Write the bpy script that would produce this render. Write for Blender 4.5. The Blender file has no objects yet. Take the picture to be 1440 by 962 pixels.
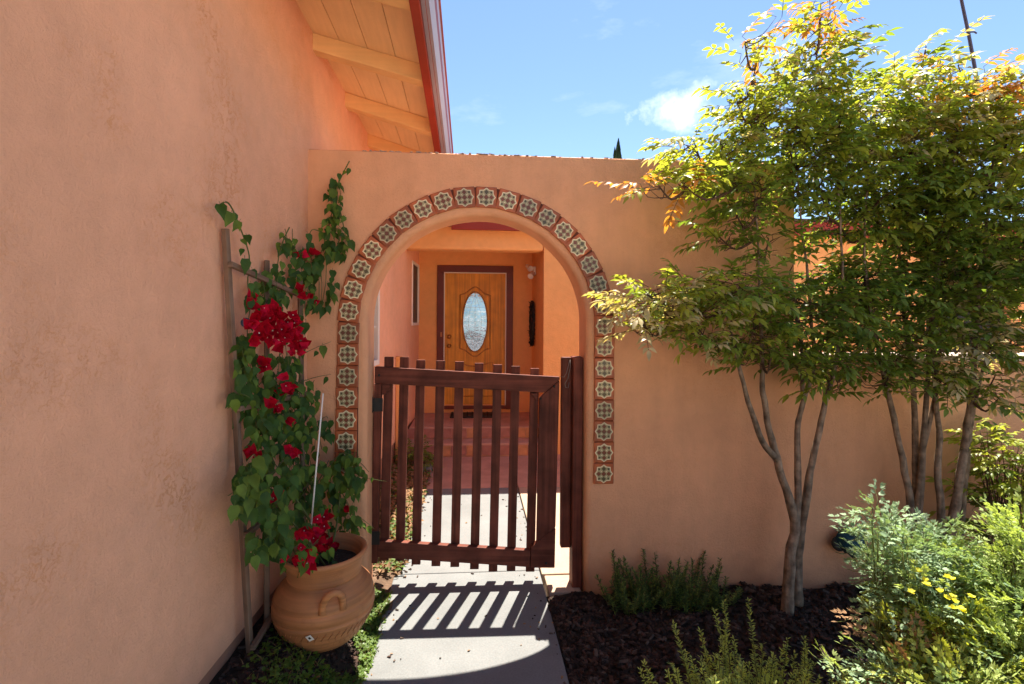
import bpy, math, random
from math import sin, cos, pi, radians, sqrt, atan2
from mathutils import Vector, Matrix, noise
R = random.Random(7)
sc = bpy.context.scene
COL = sc.collection

# ---------------------------------------------------------------- camera, sky, sun, exposure
F, YAW, EYE = 720.0, radians(4.37), 1.40
cam_d = bpy.data.cameras.new('camera'); cam = bpy.data.objects.new('camera', cam_d); COL.objects.link(cam)
cam.location = (0, 0, EYE)
cam.rotation_euler = (Matrix.Rotation(-YAW, 3, 'Z') @ Matrix.Rotation(pi/2, 3, 'X') @ Matrix.Rotation(radians(0.35), 3, 'Z')).to_euler()
cam_d.sensor_width = 36; cam_d.lens = 36*F/1440
cam_d.shift_y = -31/1440
cam_d.clip_start = .05; cam_d.clip_end = 3000
sc.camera = cam

SD = Vector((-.16, -.40, -1.0)).normalized()          # the way the sunlight travels
EL = math.asin(-SD.z); AZ = atan2(-SD.x, -SD.y)
w = bpy.data.worlds.new('World'); sc.world = w; w.use_nodes = True
nt = w.node_tree; N = nt.nodes; L = nt.links; N.clear()
wo = N.new('ShaderNodeOutputWorld'); bg = N.new('ShaderNodeBackground'); bg.inputs[1].default_value = .050
sky = N.new('ShaderNodeTexSky'); sky.sky_type = 'NISHITA'; sky.sun_disc = False
sky.sun_elevation = EL; sky.sun_rotation = AZ; sky.air_density = 1.0; sky.dust_density = .1; sky.ozone_density = 3.6
tc = N.new('ShaderNodeTexCoord')
mp = N.new('ShaderNodeMapping'); mp.inputs['Scale'].default_value = (1.3, 1.3, 4.0); mp.inputs['Location'].default_value = (.35, .1, .4)
L.new(tc.outputs['Generated'], mp.inputs[0])
n1 = N.new('ShaderNodeTexNoise'); n1.inputs['Scale'].default_value = 2.3; n1.inputs['Detail'].default_value = 9; n1.inputs['Roughness'].default_value = .62
L.new(mp.outputs[0], n1.inputs[0])
r1 = N.new('ShaderNodeValToRGB'); r1.color_ramp.elements[0].position = .56; r1.color_ramp.elements[1].position = .85
r1.color_ramp.elements[1].color = (.45, .45, .45, 1)
L.new(n1.outputs[0], r1.inputs[0])
# one small puffy cloud low above the wall
def raydir(px, py):
    u = (px-720)/F; v = (450-py)/F
    return Vector((cos(YAW)*u+sin(YAW), -sin(YAW)*u+cos(YAW), v))
def puff(px, py, size, strength):
    d = raydir(px, py).normalized()
    sub = N.new('ShaderNodeVectorMath'); sub.operation = 'SUBTRACT'; sub.inputs[1].default_value = d
    L.new(tc.outputs['Generated'], sub.inputs[0])
    sc_ = N.new('ShaderNodeVectorMath'); sc_.operation = 'MULTIPLY'; sc_.inputs[1].default_value = (1/size, 1/size, 2.0/size)
    L.new(sub.outputs[0], sc_.inputs[0])
    ln = N.new('ShaderNodeVectorMath'); ln.operation = 'LENGTH'; L.new(sc_.outputs[0], ln.inputs[0])
    nn = N.new('ShaderNodeTexNoise'); nn.inputs['Scale'].default_value = 17; nn.inputs['Detail'].default_value = 8; nn.inputs['Roughness'].default_value = .6
    L.new(tc.outputs['Generated'], nn.inputs[0])
    ma = N.new('ShaderNodeMath'); ma.operation = 'MULTIPLY_ADD'; ma.inputs[1].default_value = 2.6; ma.inputs[2].default_value = -.75
    L.new(nn.outputs[0], ma.inputs[0])
    su = N.new('ShaderNodeMath'); su.operation = 'SUBTRACT'; L.new(ma.outputs[0], su.inputs[0]); L.new(ln.outputs['Value'], su.inputs[1])
    mr = N.new('ShaderNodeMapRange'); mr.inputs[1].default_value = -.15; mr.inputs[2].default_value = .55; mr.inputs[4].default_value = strength
    L.new(su.outputs[0], mr.inputs[0]); return mr.outputs[0]
pf = puff(958, 155, .115, .85)
mx0 = N.new('ShaderNodeMath'); mx0.operation = 'MAXIMUM'; L.new(r1.outputs[0], mx0.inputs[0]); L.new(pf, mx0.inputs[1])
mix = N.new('ShaderNodeMixRGB'); mix.inputs[2].default_value = (6.4, 7.0, 7.6, 1)
L.new(mx0.outputs[0], mix.inputs[0]); L.new(sky.outputs[0], mix.inputs[1])
L.new(mix.outputs[0], bg.inputs[0]); L.new(bg.outputs[0], wo.inputs[0])
sl = bpy.data.lights.new('sun', 'SUN'); sl.energy = 3.6; sl.angle = radians(.5); sl.color = (1, .92, .80)
so = bpy.data.objects.new('sun', sl); COL.objects.link(so); so.rotation_euler = SD.to_track_quat('-Z', 'Y').to_euler(); so.location = (2, 6, 9)
sc.view_settings.view_transform = 'Standard'; sc.view_settings.look = 'None'
sc.view_settings.exposure = 2.17; sc.view_settings.gamma = 1
sc.cycles.diffuse_bounces = 7; sc.cycles.max_bounces = 10; sc.cycles.transmission_bounces = 6; sc.cycles.use_denoising = True
sc.cycles.sample_clamp_indirect = 6

# ---------------------------------------------------------------- helpers
def W(px, py, Y):                       # a point of the place from where it stands in the picture and its distance
    d = raydir(px, py); k = Y/d.y
    return Vector((d.x*k, Y, EYE+d.z*k))
HW0, HWS = -.924, .0416                 # house side wall: X = HW0 + HWS * Y
def wallx(Y): return HW0+HWS*Y
YW = 2.60                               # front face of the garden wall
def on_walls(px, py, off=.04):          # point just in front of the side wall or the garden wall
    d = raydir(px, py)
    t1 = (HW0+off)/(d.x-HWS*d.y) if d.x-HWS*d.y < 0 else 99
    t2 = (YW-off)/d.y
    t = min(t1, t2); return Vector((d.x*t, d.y*t, EYE+d.z*t))

class MB:
    def __init__(s): s.v = []; s.f = []; s.m = []; s.sm = []
    def add(s, vs, fs, m=0, smooth=False):
        o = len(s.v); s.v += [tuple(v) for v in vs]
        for f in fs: s.f.append(tuple(i+o for i in f)); s.m.append(m); s.sm.append(smooth)
    def box(s, a, b, m=0, M=None):
        x0, y0, z0 = a; x1, y1, z1 = b
        vs = [Vector(p) for p in ((x0,y0,z0),(x1,y0,z0),(x1,y1,z0),(x0,y1,z0),(x0,y0,z1),(x1,y0,z1),(x1,y1,z1),(x0,y1,z1))]
        if M: vs = [M @ v for v in vs]
        s.add(vs, ((0,3,2,1),(4,5,6,7),(0,1,5,4),(1,2,6,5),(2,3,7,6),(3,0,4,7)), m)
    def hexa(s, vs, m=0):
        s.add(vs, ((0,3,2,1),(4,5,6,7),(0,1,5,4),(1,2,6,5),(2,3,7,6),(3,0,4,7)), m)
    def tube(s, pts, rad, n=6, m=0, wob=0):
        pts = [Vector(p) for p in pts]
        if not hasattr(rad, '__len__'): rad = [rad]*len(pts)
        rings = []; ref = Vector((.3, .9, .2))
        for i, p in enumerate(pts):
            t = (pts[min(i+1, len(pts)-1)]-pts[max(i-1, 0)])
            if t.length < 1e-9: t = Vector((0, 0, 1))
            t.normalize()
            a = t.cross(ref)
            if a.length < .1: a = t.cross(Vector((1, 0, 0)))
            a.normalize(); b = t.cross(a)
            rings.append([p+(a*cos(2*pi*k/n)+b*sin(2*pi*k/n))*rad[i]*(1+wob*R.uniform(-1, 1)) for k in range(n)])
        vs = [v for r in rings for v in r]
        fs = [(i*n+k, i*n+(k+1) % n, (i+1)*n+(k+1) % n, (i+1)*n+k) for i in range(len(pts)-1) for k in range(n)]
        fs += [tuple(range(n-1, -1, -1)), tuple(range((len(pts)-1)*n, len(pts)*n))]
        s.add(vs, fs, m, True)
    def lathe(s, prof, n=32, m=0, c=(0,0,0)):
        vs = [(c[0]+r*cos(2*pi*k/n), c[1]+r*sin(2*pi*k/n), c[2]+z) for r, z in prof for k in range(n)]
        fs = [(i*n+k, i*n+(k+1) % n, (i+1)*n+(k+1) % n, (i+1)*n+k) for i in range(len(prof)-1) for k in range(n)]
        s.add(vs, fs, m, True)
    def mesh(s, name, mats):
        me = bpy.data.meshes.new(name); me.from_pydata(s.v, [], s.f); me.update()
        for m in (mats if isinstance(mats, (list, tuple)) else [mats]): me.materials.append(m)
        me.polygons.foreach_set('material_index', s.m); me.polygons.foreach_set('use_smooth', s.sm)
        return me
    def obj(s, name, mats, parent=None, bevel=0, **kw):
        return link(name, s.mesh(name, mats), parent, bevel=bevel, **kw)
def link(name, me, parent=None, M=None, bevel=0, **kw):
    o = bpy.data.objects.new(name, me); COL.objects.link(o)
    if parent: o.parent = parent
    if M is not None: o.matrix_local = M
    if bevel:
        b = o.modifiers.new('bevel', 'BEVEL'); b.width = bevel; b.segments = 2; b.limit_method = 'ANGLE'; b.angle_limit = radians(40)
    for k, v in kw.items(): o[k] = v
    return o
def thing(name, label, cat, group=None):
    o = bpy.data.objects.new(name, None); COL.objects.link(o); o.empty_display_size = .1
    o['label'] = label; o['category'] = cat
    if group: o['group'] = group
    return o
def rot_to(z, up=Vector((0, 0, 1)), roll=0):     # frame whose local Z points along z
    q = z.normalized().to_track_quat('Z', 'Y'); return q.to_matrix() @ Matrix.Rotation(roll, 3, 'Z')
def TRS(loc, rot3, s=1.0):
    return Matrix.Translation(loc) @ rot3.to_4x4() @ Matrix.Scale(s, 4)

# ---------------------------------------------------------------- materials
def mat(name, col, rough=.8, var=.12, vscale=3.0, bump=.0, bscale=40, spec=.3, metal=0, trans=0, extra=None, bdist=.01, detail=4):
    m = bpy.data.materials.new(name); m.use_nodes = True; n = m.node_tree.nodes; l = m.node_tree.links
    p = n['Principled BSDF']; p.inputs['Roughness'].default_value = rough; p.inputs['Specular IOR Level'].default_value = spec; p.inputs['Metallic'].default_value = metal
    t = n.new('ShaderNodeTexCoord'); nz = n.new('ShaderNodeTexNoise'); nz.inputs['Scale'].default_value = vscale; nz.inputs['Detail'].default_value = detail+2
    l.new(t.outputs['Object'], nz.inputs[0])
    rp = n.new('ShaderNodeValToRGB'); rp.color_ramp.elements[0].position = .3; rp.color_ramp.elements[1].position = .7
    rp.color_ramp.elements[0].color = tuple(c*(1-var) for c in col)+(1,); rp.color_ramp.elements[1].color = tuple(min(1, c*(1+var)) for c in col)+(1,)
    l.new(nz.outputs[0], rp.inputs[0]); out = rp.outputs[0]
    m['_'] = 0
    if extra: out = extra(n, l, t, out, p)
    l.new(out, p.inputs['Base Color'])
    if bump:
        b = n.new('ShaderNodeTexNoise'); b.inputs['Scale'].default_value = bscale; b.inputs['Detail'].default_value = detail+2; b.inputs['Roughness'].default_value = .6
        l.new(t.outputs['Object'], b.inputs[0]); bp = n.new('ShaderNodeBump'); bp.inputs['Strength'].default_value = bump; bp.inputs['Distance'].default_value = bdist
        l.new(b.outputs[0], bp.inputs['Height']); l.new(bp.outputs[0], p.inputs['Normal'])
    if trans:
        tr = n.new('ShaderNodeBsdfTranslucent'); mxs = n.new('ShaderNodeMixShader'); mxs.inputs[0].default_value = trans
        g = n.new('ShaderNodeMixRGB'); g.blend_type = 'MULTIPLY'; g.inputs[0].default_value = 1; g.inputs[2].default_value = (1.25, 1.2, .55, 1)
        l.new(out, g.inputs[1]); l.new(g.outputs[0], tr.inputs[0])
        l.new(p.outputs[0], mxs.inputs[1]); l.new(tr.outputs[0], mxs.inputs[2]); l.new(mxs.outputs[0], n['Material Output'].inputs[0])
    return m
def stucco(name, col, marks=.55, dirt=0.0, streak=0):
    def ex(n, l, t, out, p):
        # broad mottling
        a = n.new('ShaderNodeTexNoise'); a.inputs['Scale'].default_value = .9; a.inputs['Detail'].default_value = 5; l.new(t.outputs['Object'], a.inputs[0])
        ar = n.new('ShaderNodeMapRange'); ar.inputs[1].default_value = .3; ar.inputs[2].default_value = .7; ar.inputs[3].default_value = .88; ar.inputs[4].default_value = 1.08; l.new(a.outputs[0], ar.inputs[0])
        mm = n.new('ShaderNodeMixRGB'); mm.blend_type = 'MULTIPLY'; mm.inputs[0].default_value = 1; l.new(out, mm.inputs[1]); l.new(ar.outputs[0], mm.inputs[2])
        # curled trowel marks: thin bands of one noise, gated by another
        b = n.new('ShaderNodeTexNoise'); b.inputs['Scale'].default_value = 30; b.inputs['Detail'].default_value = 8; b.inputs['Roughness'].default_value = .65; b.inputs['Distortion'].default_value = .6; l.new(t.outputs['Object'], b.inputs[0])
        s1 = n.new('ShaderNodeMath'); s1.operation = 'SUBTRACT'; s1.inputs[1].default_value = .5; l.new(b.outputs[0], s1.inputs[0])
        s2 = n.new('ShaderNodeMath'); s2.operation = 'ABSOLUTE'; l.new(s1.outputs[0], s2.inputs[0])
        s3 = n.new('ShaderNodeMapRange'); s3.inputs[1].default_value = .004; s3.inputs[2].default_value = .020; s3.inputs[3].default_value = 1; s3.inputs[4].default_value = 0; l.new(s2.outputs[0], s3.inputs[0])
        g = n.new('ShaderNodeTexNoise'); g.inputs['Scale'].default_value = 2.6; g.inputs['Detail'].default_value = 3; l.new(t.outputs['Object'], g.inputs[0])
        gr = n.new('ShaderNodeMapRange'); gr.inputs[1].default_value = .50; gr.inputs[2].default_value = .66; gr.inputs[4].default_value = marks; l.new(g.outputs[0], gr.inputs[0])
        mu = n.new('ShaderNodeMath'); mu.operation = 'MULTIPLY'; l.new(s3.outputs[0], mu.inputs[0]); l.new(gr.outputs[0], mu.inputs[1])
        m2 = n.new('ShaderNodeMixRGB'); m2.inputs[2].default_value = (col[0]*.88, col[1]*.70, col[2]*.42, 1); l.new(mu.outputs[0], m2.inputs[0]); l.new(mm.outputs[0], m2.inputs[1])
        # pock marks / sand grain
        # bump
        f = n.new('ShaderNodeTexNoise'); f.inputs['Scale'].default_value = 85; f.inputs['Detail'].default_value = 8; f.inputs['Roughness'].default_value = .75; l.new(t.outputs['Object'], f.inputs[0])
        h = n.new('ShaderNodeTexNoise'); h.inputs['Scale'].default_value = 7; h.inputs['Detail'].default_value = 4; l.new(t.outputs['Object'], h.inputs[0])
        c1 = n.new('ShaderNodeMath'); c1.operation = 'MULTIPLY_ADD'; c1.inputs[1].default_value = 1.8; l.new(h.outputs[0], c1.inputs[0]); l.new(f.outputs[0], c1.inputs[2])
        c2 = n.new('ShaderNodeMath'); c2.operation = 'MULTIPLY_ADD'; c2.inputs[1].default_value = -.15; l.new(mu.outputs[0], c2.inputs[0]); l.new(c1.outputs[0], c2.inputs[2])
        bp = n.new('ShaderNodeBump'); bp.inputs['Strength'].default_value = .9; bp.inputs['Distance'].default_value = .008; l.new(c2.outputs[0], bp.inputs['Height']); l.new(bp.outputs[0], p.inputs['Normal'])
        if streak:
            sm = n.new('ShaderNodeMapping'); sm.inputs['Scale'].default_value = (5, 5, .7); l.new(t.outputs['Object'], sm.inputs[0])
            sn = n.new('ShaderNodeTexNoise'); sn.inputs['Scale'].default_value = 1.6; sn.inputs['Detail'].default_value = 7; sn.inputs['Roughness'].default_value = .65; l.new(sm.outputs[0], sn.inputs[0])
            sr = n.new('ShaderNodeMapRange'); sr.inputs[1].default_value = .35; sr.inputs[2].default_value = .68; sr.inputs[3].default_value = 1.02; sr.inputs[4].default_value = .93; l.new(sn.outputs[0], sr.inputs[0])
            ms = n.new('ShaderNodeMixRGB'); ms.blend_type = 'MULTIPLY'; ms.inputs[0].default_value = 1; l.new(m2.outputs[0], ms.inputs[1]); l.new(sr.outputs[0], ms.inputs[2]); m2 = ms
        if dirt:
            sx = n.new('ShaderNodeSeparateXYZ'); l.new(t.outputs['Object'], sx.inputs[0])
            dn = n.new('ShaderNodeTexNoise'); dn.inputs['Scale'].default_value = 5; dn.inputs['Detail'].default_value = 6; l.new(t.outputs['Object'], dn.inputs[0])
            d1 = n.new('ShaderNodeMath'); d1.operation = 'MULTIPLY_ADD'; d1.inputs[1].default_value = .35; l.new(dn.outputs[0], d1.inputs[0]); l.new(sx.outputs[2], d1.inputs[2])
            d2 = n.new('ShaderNodeMapRange'); d2.inputs[1].default_value = .17; d2.inputs[2].default_value = .36; d2.inputs[3].default_value = dirt; d2.inputs[4].default_value = 0; l.new(d1.outputs[0], d2.inputs[0])
            m3 = n.new('ShaderNodeMixRGB'); m3.inputs[2].default_value = (.16, .07, .045, 1); l.new(d2.outputs[0], m3.inputs[0]); l.new(m2.outputs[0], m3.inputs[1]); return m3.outputs[0]
        return m2.outputs[0]
    return mat(name, col, .9, .04, 14, extra=ex, spec=.15)
def woodgrain(ax, k=.5):
    def ex(n, l, t, out, p):
        mpn = n.new('ShaderNodeMapping'); s = [45, 45, 45]; s[ax] = 1.6; mpn.inputs['Scale'].default_value = s; l.new(t.outputs['Object'], mpn.inputs[0])
        a = n.new('ShaderNodeTexNoise'); a.inputs['Scale'].default_value = 1; a.inputs['Detail'].default_value = 5; a.inputs['Distortion'].default_value = .4; l.new(mpn.outputs[0], a.inputs[0])
        ar = n.new('ShaderNodeMapRange'); ar.inputs[1].default_value = .35; ar.inputs[2].default_value = .65; ar.inputs[3].default_value = 1-k; ar.inputs[4].default_value = 1+k*.4; l.new(a.outputs[0], ar.inputs[0])
        mm = n.new('ShaderNodeMixRGB'); mm.blend_type = 'MULTIPLY'; mm.inputs[0].default_value = 1; l.new(out, mm.inputs[1]); l.new(ar.outputs[0], mm.inputs[2])
        bp = n.new('ShaderNodeBump'); bp.inputs['Strength'].default_value = .35; bp.inputs['Distance'].default_value = .002; l.new(a.outputs[0], bp.inputs['Height']); l.new(bp.outputs[0], p.inputs['Normal'])
        return mm.outputs[0]
    return ex
STUC = (.90, .470, .288)
M_wall = stucco('salmon_stucco', STUC, .85)
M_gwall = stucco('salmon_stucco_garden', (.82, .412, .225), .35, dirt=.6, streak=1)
M_in = stucco('salmon_stucco_bounce_lit', (.87, .45, .175), .2)  # house stucco in the porch, warm courtyard bounce light put into its colour
M_foot = mat('painted_footing', (.42, .19, .115), .9, .15, 6, .4, 50)
M_soffit = mat('soffit_paint', (.86, .59, .30), .7, .05, 5, .15, 60, extra=woodgrain(1, .05))
M_rafter = mat('rafter_paint', (.82, .50, .21), .7, .08, 6, .2, 40, extra=woodgrain(0, .06))
M_fascia = mat('red_fascia_paint', (.30, .035, .018), .55, .12, 5, .1, 40)
M_gutter = mat('gutter_metal', (.40, .37, .46), .35, .05, 4, spec=.5)
M_gutred = mat('gutter_red', (.28, .07, .06), .5, .1, 4)
M_roof = mat('roof_shingle', (.14, .10, .085), .95, .3, 12, .6, 60)
M_gate = mat('brown_gate_paint', (.145, .042, .026), .6, .35, 9, extra=woodgrain(2, .35), spec=.15)
M_gateh = mat('brown_gate_paint_rail', (.145, .042, .026), .6, .35, 9, extra=woodgrain(0, .35), spec=.15)
def tint_ex(n, l, t, out, p):
    oi = n.new('ShaderNodeObjectInfo'); mr = n.new('ShaderNodeMapRange'); mr.inputs[3].default_value = .68; mr.inputs[4].default_value = 1.2; l.new(oi.outputs['Random'], mr.inputs[0])
    mm = n.new('ShaderNodeMixRGB'); mm.blend_type = 'MULTIPLY'; mm.inputs[0].default_value = 1; l.new(out, mm.inputs[1]); l.new(mr.outputs[0], mm.inputs[2]); return mm.outputs[0]
M_tile = mat('terracotta_glaze', (.42, .10, .028), .45, .3, 30, .2, 80, spec=.5, extra=tint_ex)
M_tileb = mat('tile_mortar', (.12, .032, .018), .8, .3, 30, .3, 80)
M_cream = mat('glaze_cream', (.78, .66, .42), .35, .12, 60, spec=.5, extra=tint_ex)
M_sage = mat('glaze_sage', (.38, .33, .17), .35, .3, 90, spec=.5, extra=tint_ex)
M_umber = mat('glaze_umber', (.19, .050, .024), .35, .3, 90, spec=.5, extra=tint_ex)
M_dgreen = mat('glaze_green', (.10, .07, .03), .35, .3, 90, spec=.5, extra=tint_ex)
def conc_ex(n, l, t, out, p):
    a = n.new('ShaderNodeTexNoise'); a.inputs['Scale'].default_value = 2.2; a.inputs['Detail'].default_value = 8; a.inputs['Roughness'].default_value = .7; l.new(t.outputs['Object'], a.inputs[0])
    ar = n.new('ShaderNodeMapRange'); ar.inputs[1].default_value = .3; ar.inputs[2].default_value = .7; ar.inputs[3].default_value = .80; ar.inputs[4].default_value = 1.06; l.new(a.outputs[0], ar.inputs[0])
    mm = n.new('ShaderNodeMixRGB'); mm.blend_type = 'MULTIPLY'; mm.inputs[0].default_value = 1; l.new(out, mm.inputs[1]); l.new(ar.outputs[0], mm.inputs[2])
    b = n.new('ShaderNodeTexNoise'); b.inputs['Scale'].default_value = 260; b.inputs['Detail'].default_value = 2; l.new(t.outputs['Object'], b.inputs[0])
    br = n.new('ShaderNodeMapRange'); br.inputs[1].default_value = .66; br.inputs[2].default_value = .74; br.inputs[3].default_value = 1; br.inputs[4].default_value = .62; l.new(b.outputs[0], br.inputs[0])
    m2 = n.new('ShaderNodeMixRGB'); m2.blend_type = 'MULTIPLY'; m2.inputs[0].default_value = 1; l.new(mm.outputs[0], m2.inputs[1]); l.new(br.outputs[0], m2.inputs[2]); return m2.outputs[0]
M_conc = mat('grey_concrete', (.190, .195, .193), .9, .10, 120, .25, 180, extra=conc_ex, spec=.2, bdist=.003)
M_pink = mat('pinkish_concrete', (.40, .30, .22), .9, .10, 90, .25, 150, extra=conc_ex, spec=.2, bdist=.003)
M_red = mat('red_painted_concrete', (.52, .29, .22), .6, .18, 5, .2, 60, extra=conc_ex, bdist=.003)
M_red2 = mat('red_riser_tile', (.50, .24, .12), .5, .3, 9, .2, 60)
M_red3 = mat('mauve_riser_tile', (.36, .16, .13), .5, .3, 9, .2, 60)
M_soil = mat('dark_soil', (.030, .020, .014), 1, .4, 14, .8, 60, bdist=.02)
M_soil2 = mat('dry_soil', (.13, .08, .05), 1, .4, 14, .8, 60, bdist=.02)
M_ground = mat('pale_ground', (.58, .49, .40), 1, .15, .6, .3, 20)
M_chip = [mat('bark_chip_%s' % k, c, .95, .35, 30, .5, 90) for k, c in (('dark', (.030, .017, .012)), ('brown', (.065, .036, .026)), ('grey', (.10, .072, .056)))]
M_door = mat('oak_door', (.66, .30, .022), .5, .15, 8, extra=woodgrain(2, .30), spec=.5)
M_doord = mat('oak_door_moulding', (.46, .20, .025), .35, .15, 8, extra=woodgrain(2, .30), spec=.5)
M_case = mat('maroon_casing', (.13, .022, .014), .45, .12, 8, spec=.4)
M_white = mat('white_vinyl', (.78, .74, .68), .5, .03, 4)
M_brass = mat('brass', (.65, .42, .16), .3, .05, 4, metal=1)
M_black = mat('black_metal', (.02, .018, .017), .5, .2, 20)
M_glass = mat('dark_window_glass', (.012, .013, .015), .35, .05, 2, spec=.15)
def doorglass(n, l, t, out, p):
    v = n.new('ShaderNodeTexNoise'); v.inputs['Scale'].default_value = 14; v.inputs['Detail'].default_value = 3; l.new(t.outputs['Object'], v.inputs[0])
    bp = n.new('ShaderNodeBump'); bp.inputs['Strength'].default_value = .25; bp.inputs['Distance'].default_value = .01; l.new(v.outputs[0], bp.inputs['Height']); l.new(bp.outputs[0], p.inputs['Normal']); return out
M_dglass = mat('leaded_door_glass', (.27, .37, .50), .08, .2, 6, extra=doorglass, spec=1.0, metal=.85)
def clay_ex(n, l, t, out, p):
    sx = n.new('ShaderNodeSeparateXYZ'); l.new(t.outputs['Object'], sx.inputs[0])
    mpn = n.new('ShaderNodeMapping'); mpn.inputs['Scale'].default_value = (3, 3, 70); l.new(t.outputs['Object'], mpn.inputs[0])
    a = n.new('ShaderNodeTexNoise'); a.inputs['Scale'].default_value = 1; a.inputs['Detail'].default_value = 5; l.new(mpn.outputs[0], a.inputs[0])
    c = n.new('ShaderNodeTexNoise'); c.inputs['Scale'].default_value = 11; c.inputs['Detail'].default_value = 9; c.inputs['Roughness'].default_value = .7; l.new(t.outputs['Object'], c.inputs[0])
    ar = n.new('ShaderNodeMapRange'); ar.inputs[1].default_value = .3; ar.inputs[2].default_value = .7; ar.inputs[3].default_value = .72; ar.inputs[4].default_value = 1.15; l.new(a.outputs[0], ar.inputs[0])
    cr = n.new('ShaderNodeMapRange'); cr.inputs[1].default_value = .55; cr.inputs[2].default_value = .75; cr.inputs[4].default_value = .55; l.new(c.outputs[0], cr.inputs[0])
    mm = n.new('ShaderNodeMixRGB'); mm.blend_type = 'MULTIPLY'; mm.inputs[0].default_value = 1; l.new(out, mm.inputs[1]); l.new(ar.outputs[0], mm.inputs[2])
    m2 = n.new('ShaderNodeMixRGB'); m2.inputs[2].default_value = (.20, .075, .03, 1); l.new(cr.outputs[0], m2.inputs[0]); l.new(mm.outputs[0], m2.inputs[1])
    ad = n.new('ShaderNodeMath'); ad.operation = 'ADD'; l.new(a.outputs[0], ad.inputs[0]); l.new(c.outputs[0], ad.inputs[1])
    bp = n.new('ShaderNodeBump'); bp.inputs['Strength'].default_value = .6; bp.inputs['Distance'].default_value = .004; l.new(ad.outputs[0], bp.inputs['Height']); l.new(bp.outputs[0], p.inputs['Normal'])
    return m2.outputs[0]
M_clay = mat('clay_pot', (.47, .195, .075), .6, .15, 5, extra=clay_ex, spec=.35)
M_bark = mat('smooth_bark', (.24, .17, .115), .9, .55, 26, .9, 60, extra=woodgrain(2, .35), bdist=.008)
M_twig = mat('twig', (.10, .055, .035), .9, .3, 10, .3, 60)
M_gstem = mat('green_stem', (.10, .12, .03), .8, .3, 10)
M_old = mat('weathered_wood', (.22, .135, .088), .9, .25, 10, extra=woodgrain(2, .45))
def leafm(name, c, tr=.45, rough=.42, var=.3, spec=.45): return mat(name, c, rough, var, 18, spec=spec, trans=tr)
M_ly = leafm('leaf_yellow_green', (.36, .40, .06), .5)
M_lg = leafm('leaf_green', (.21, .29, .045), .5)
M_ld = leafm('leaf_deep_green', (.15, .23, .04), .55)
M_lo = leafm('leaf_orange', (.62, .27, .06))
M_lp = leafm('leaf_pale', (.55, .46, .24), .4)
M_bl = leafm('vine_leaf', (.045, .100, .016), .3, .5, .4, .2)
M_bl2 = leafm('vine_leaf_light', (.11, .18, .025), .35, .5, .4, .2)
M_br = leafm('crimson_bract', (.42, .004, .022), .4, .7, .35, .1)
M_br2 = leafm('pink_crimson_bract', (.60, .010, .055), .45, .7, .35, .1)
M_rue = leafm('rue_leaf', (.24, .35, .19), .35, .6)
M_rue2 = leafm('rue_leaf_pale', (.38, .48, .15), .4, .6)
M_yf = leafm('yellow_flower', (.70, .66, .06), .4, .6)
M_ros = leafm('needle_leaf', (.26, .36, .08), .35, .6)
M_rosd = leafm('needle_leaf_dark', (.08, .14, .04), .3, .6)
M_grass = leafm('grass_blade', (.10, .17, .025), .4, .6)
M_dry = leafm('dry_leaf', (.27, .15, .07), .2, .8)
M_cyp = mat('cypress_green', (.022, .045, .02), .9, .4, 3)
M_teal = mat('dark_teal_cloth', (.012, .055, .075), .7, .3, 20, .5, 40)

# ---------------------------------------------------------------- walls with openings
def wall_panel(mb, P, smin, smax, zmin, zmax, t, holes, m=0, ds=.6, fill=()):
    """P(s, z, d) -> point, d = depth behind the face; holes = [(s0, s1, z0, z1)]"""
    S = sorted({smin, smax, *[h[0] for h in holes], *[h[1] for h in holes]})
    Z = sorted({zmin, zmax, *[h[2] for h in holes], *[h[3] for h in holes]})
    inh = lambda a, b: any(h[0]-1e-6 <= a and b[0] <= h[1]+1e-6 and h[2]-1e-6 <= b[1] and b[2] <= h[3]+1e-6 for h in holes)
    for i in range(len(S)-1):
        for j in range(len(Z)-1):
            if inh(S[i], (S[i+1], Z[j], Z[j+1])): continue
            for d in (0, t):
                mb.add([P(S[i], Z[j], d), P(S[i+1], Z[j], d), P(S[i+1], Z[j+1], d), P(S[i], Z[j+1], d)], [(0, 1, 2, 3) if d == 0 else (3, 2, 1, 0)], m)
    for (a, b, c, e) in [(smin, smax, zmin, zmax)]+list(holes):
        q = [(a, c), (b, c), (b, e), (a, e)]
        for k in range(4):
            p0, p1 = q[k], q[(k+1) % 4]
            mb.add([P(*p0, 0), P(*p1, 0), P(*p1, t), P(*p0, t)], [(0, 1, 2, 3)], m)

# ================================================================= THE SETTING
ground = MB(); ground.add([(-60, -60, -.06), (60, -60, -.06), (60, 120, -.06), (-60, 120, -.06)], [(0, 1, 2, 3)])
ground.obj('ground', M_ground, kind='structure')
def sheet(name, mt, x0, x1, y0, y1, nx, ny, zf, parent=None, **kw):
    mb = MB(); vs = []
    for j in range(ny+1):
        for i in range(nx+1):
            fx, fy = i/nx, j/ny; y = y0+(y1-y0)*fy
            a = x0(y) if callable(x0) else x0; b = x1(y) if callable(x1) else x1
            x = a+(b-a)*fx; vs.append((x, y, zf(x, y)))
    fs = [(j*(nx+1)+i, j*(nx+1)+i+1, (j+1)*(nx+1)+i+1, (j+1)*(nx+1)+i) for j in range(ny) for i in range(nx)]
    mb.add(vs, fs, 0, True); return mb.obj(name, mt, parent, **kw)
def nz(x, y, s=1, k=0): return noise.noise(Vector((x*s, y*s, k)))
PX0, PX1 = -.42, .384
def zleft(x, y):                       # the bank between path and house
    t = max(0, min(1, (PX0-x)/.26)); return -.02+.21*t*t*(3-2*t)+.012*nz(x, y, 9)
def zbed(x, y): return -.015+.035*nz(x, y, 3.1)+.02*nz(x, y, 11, 3)
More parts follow.
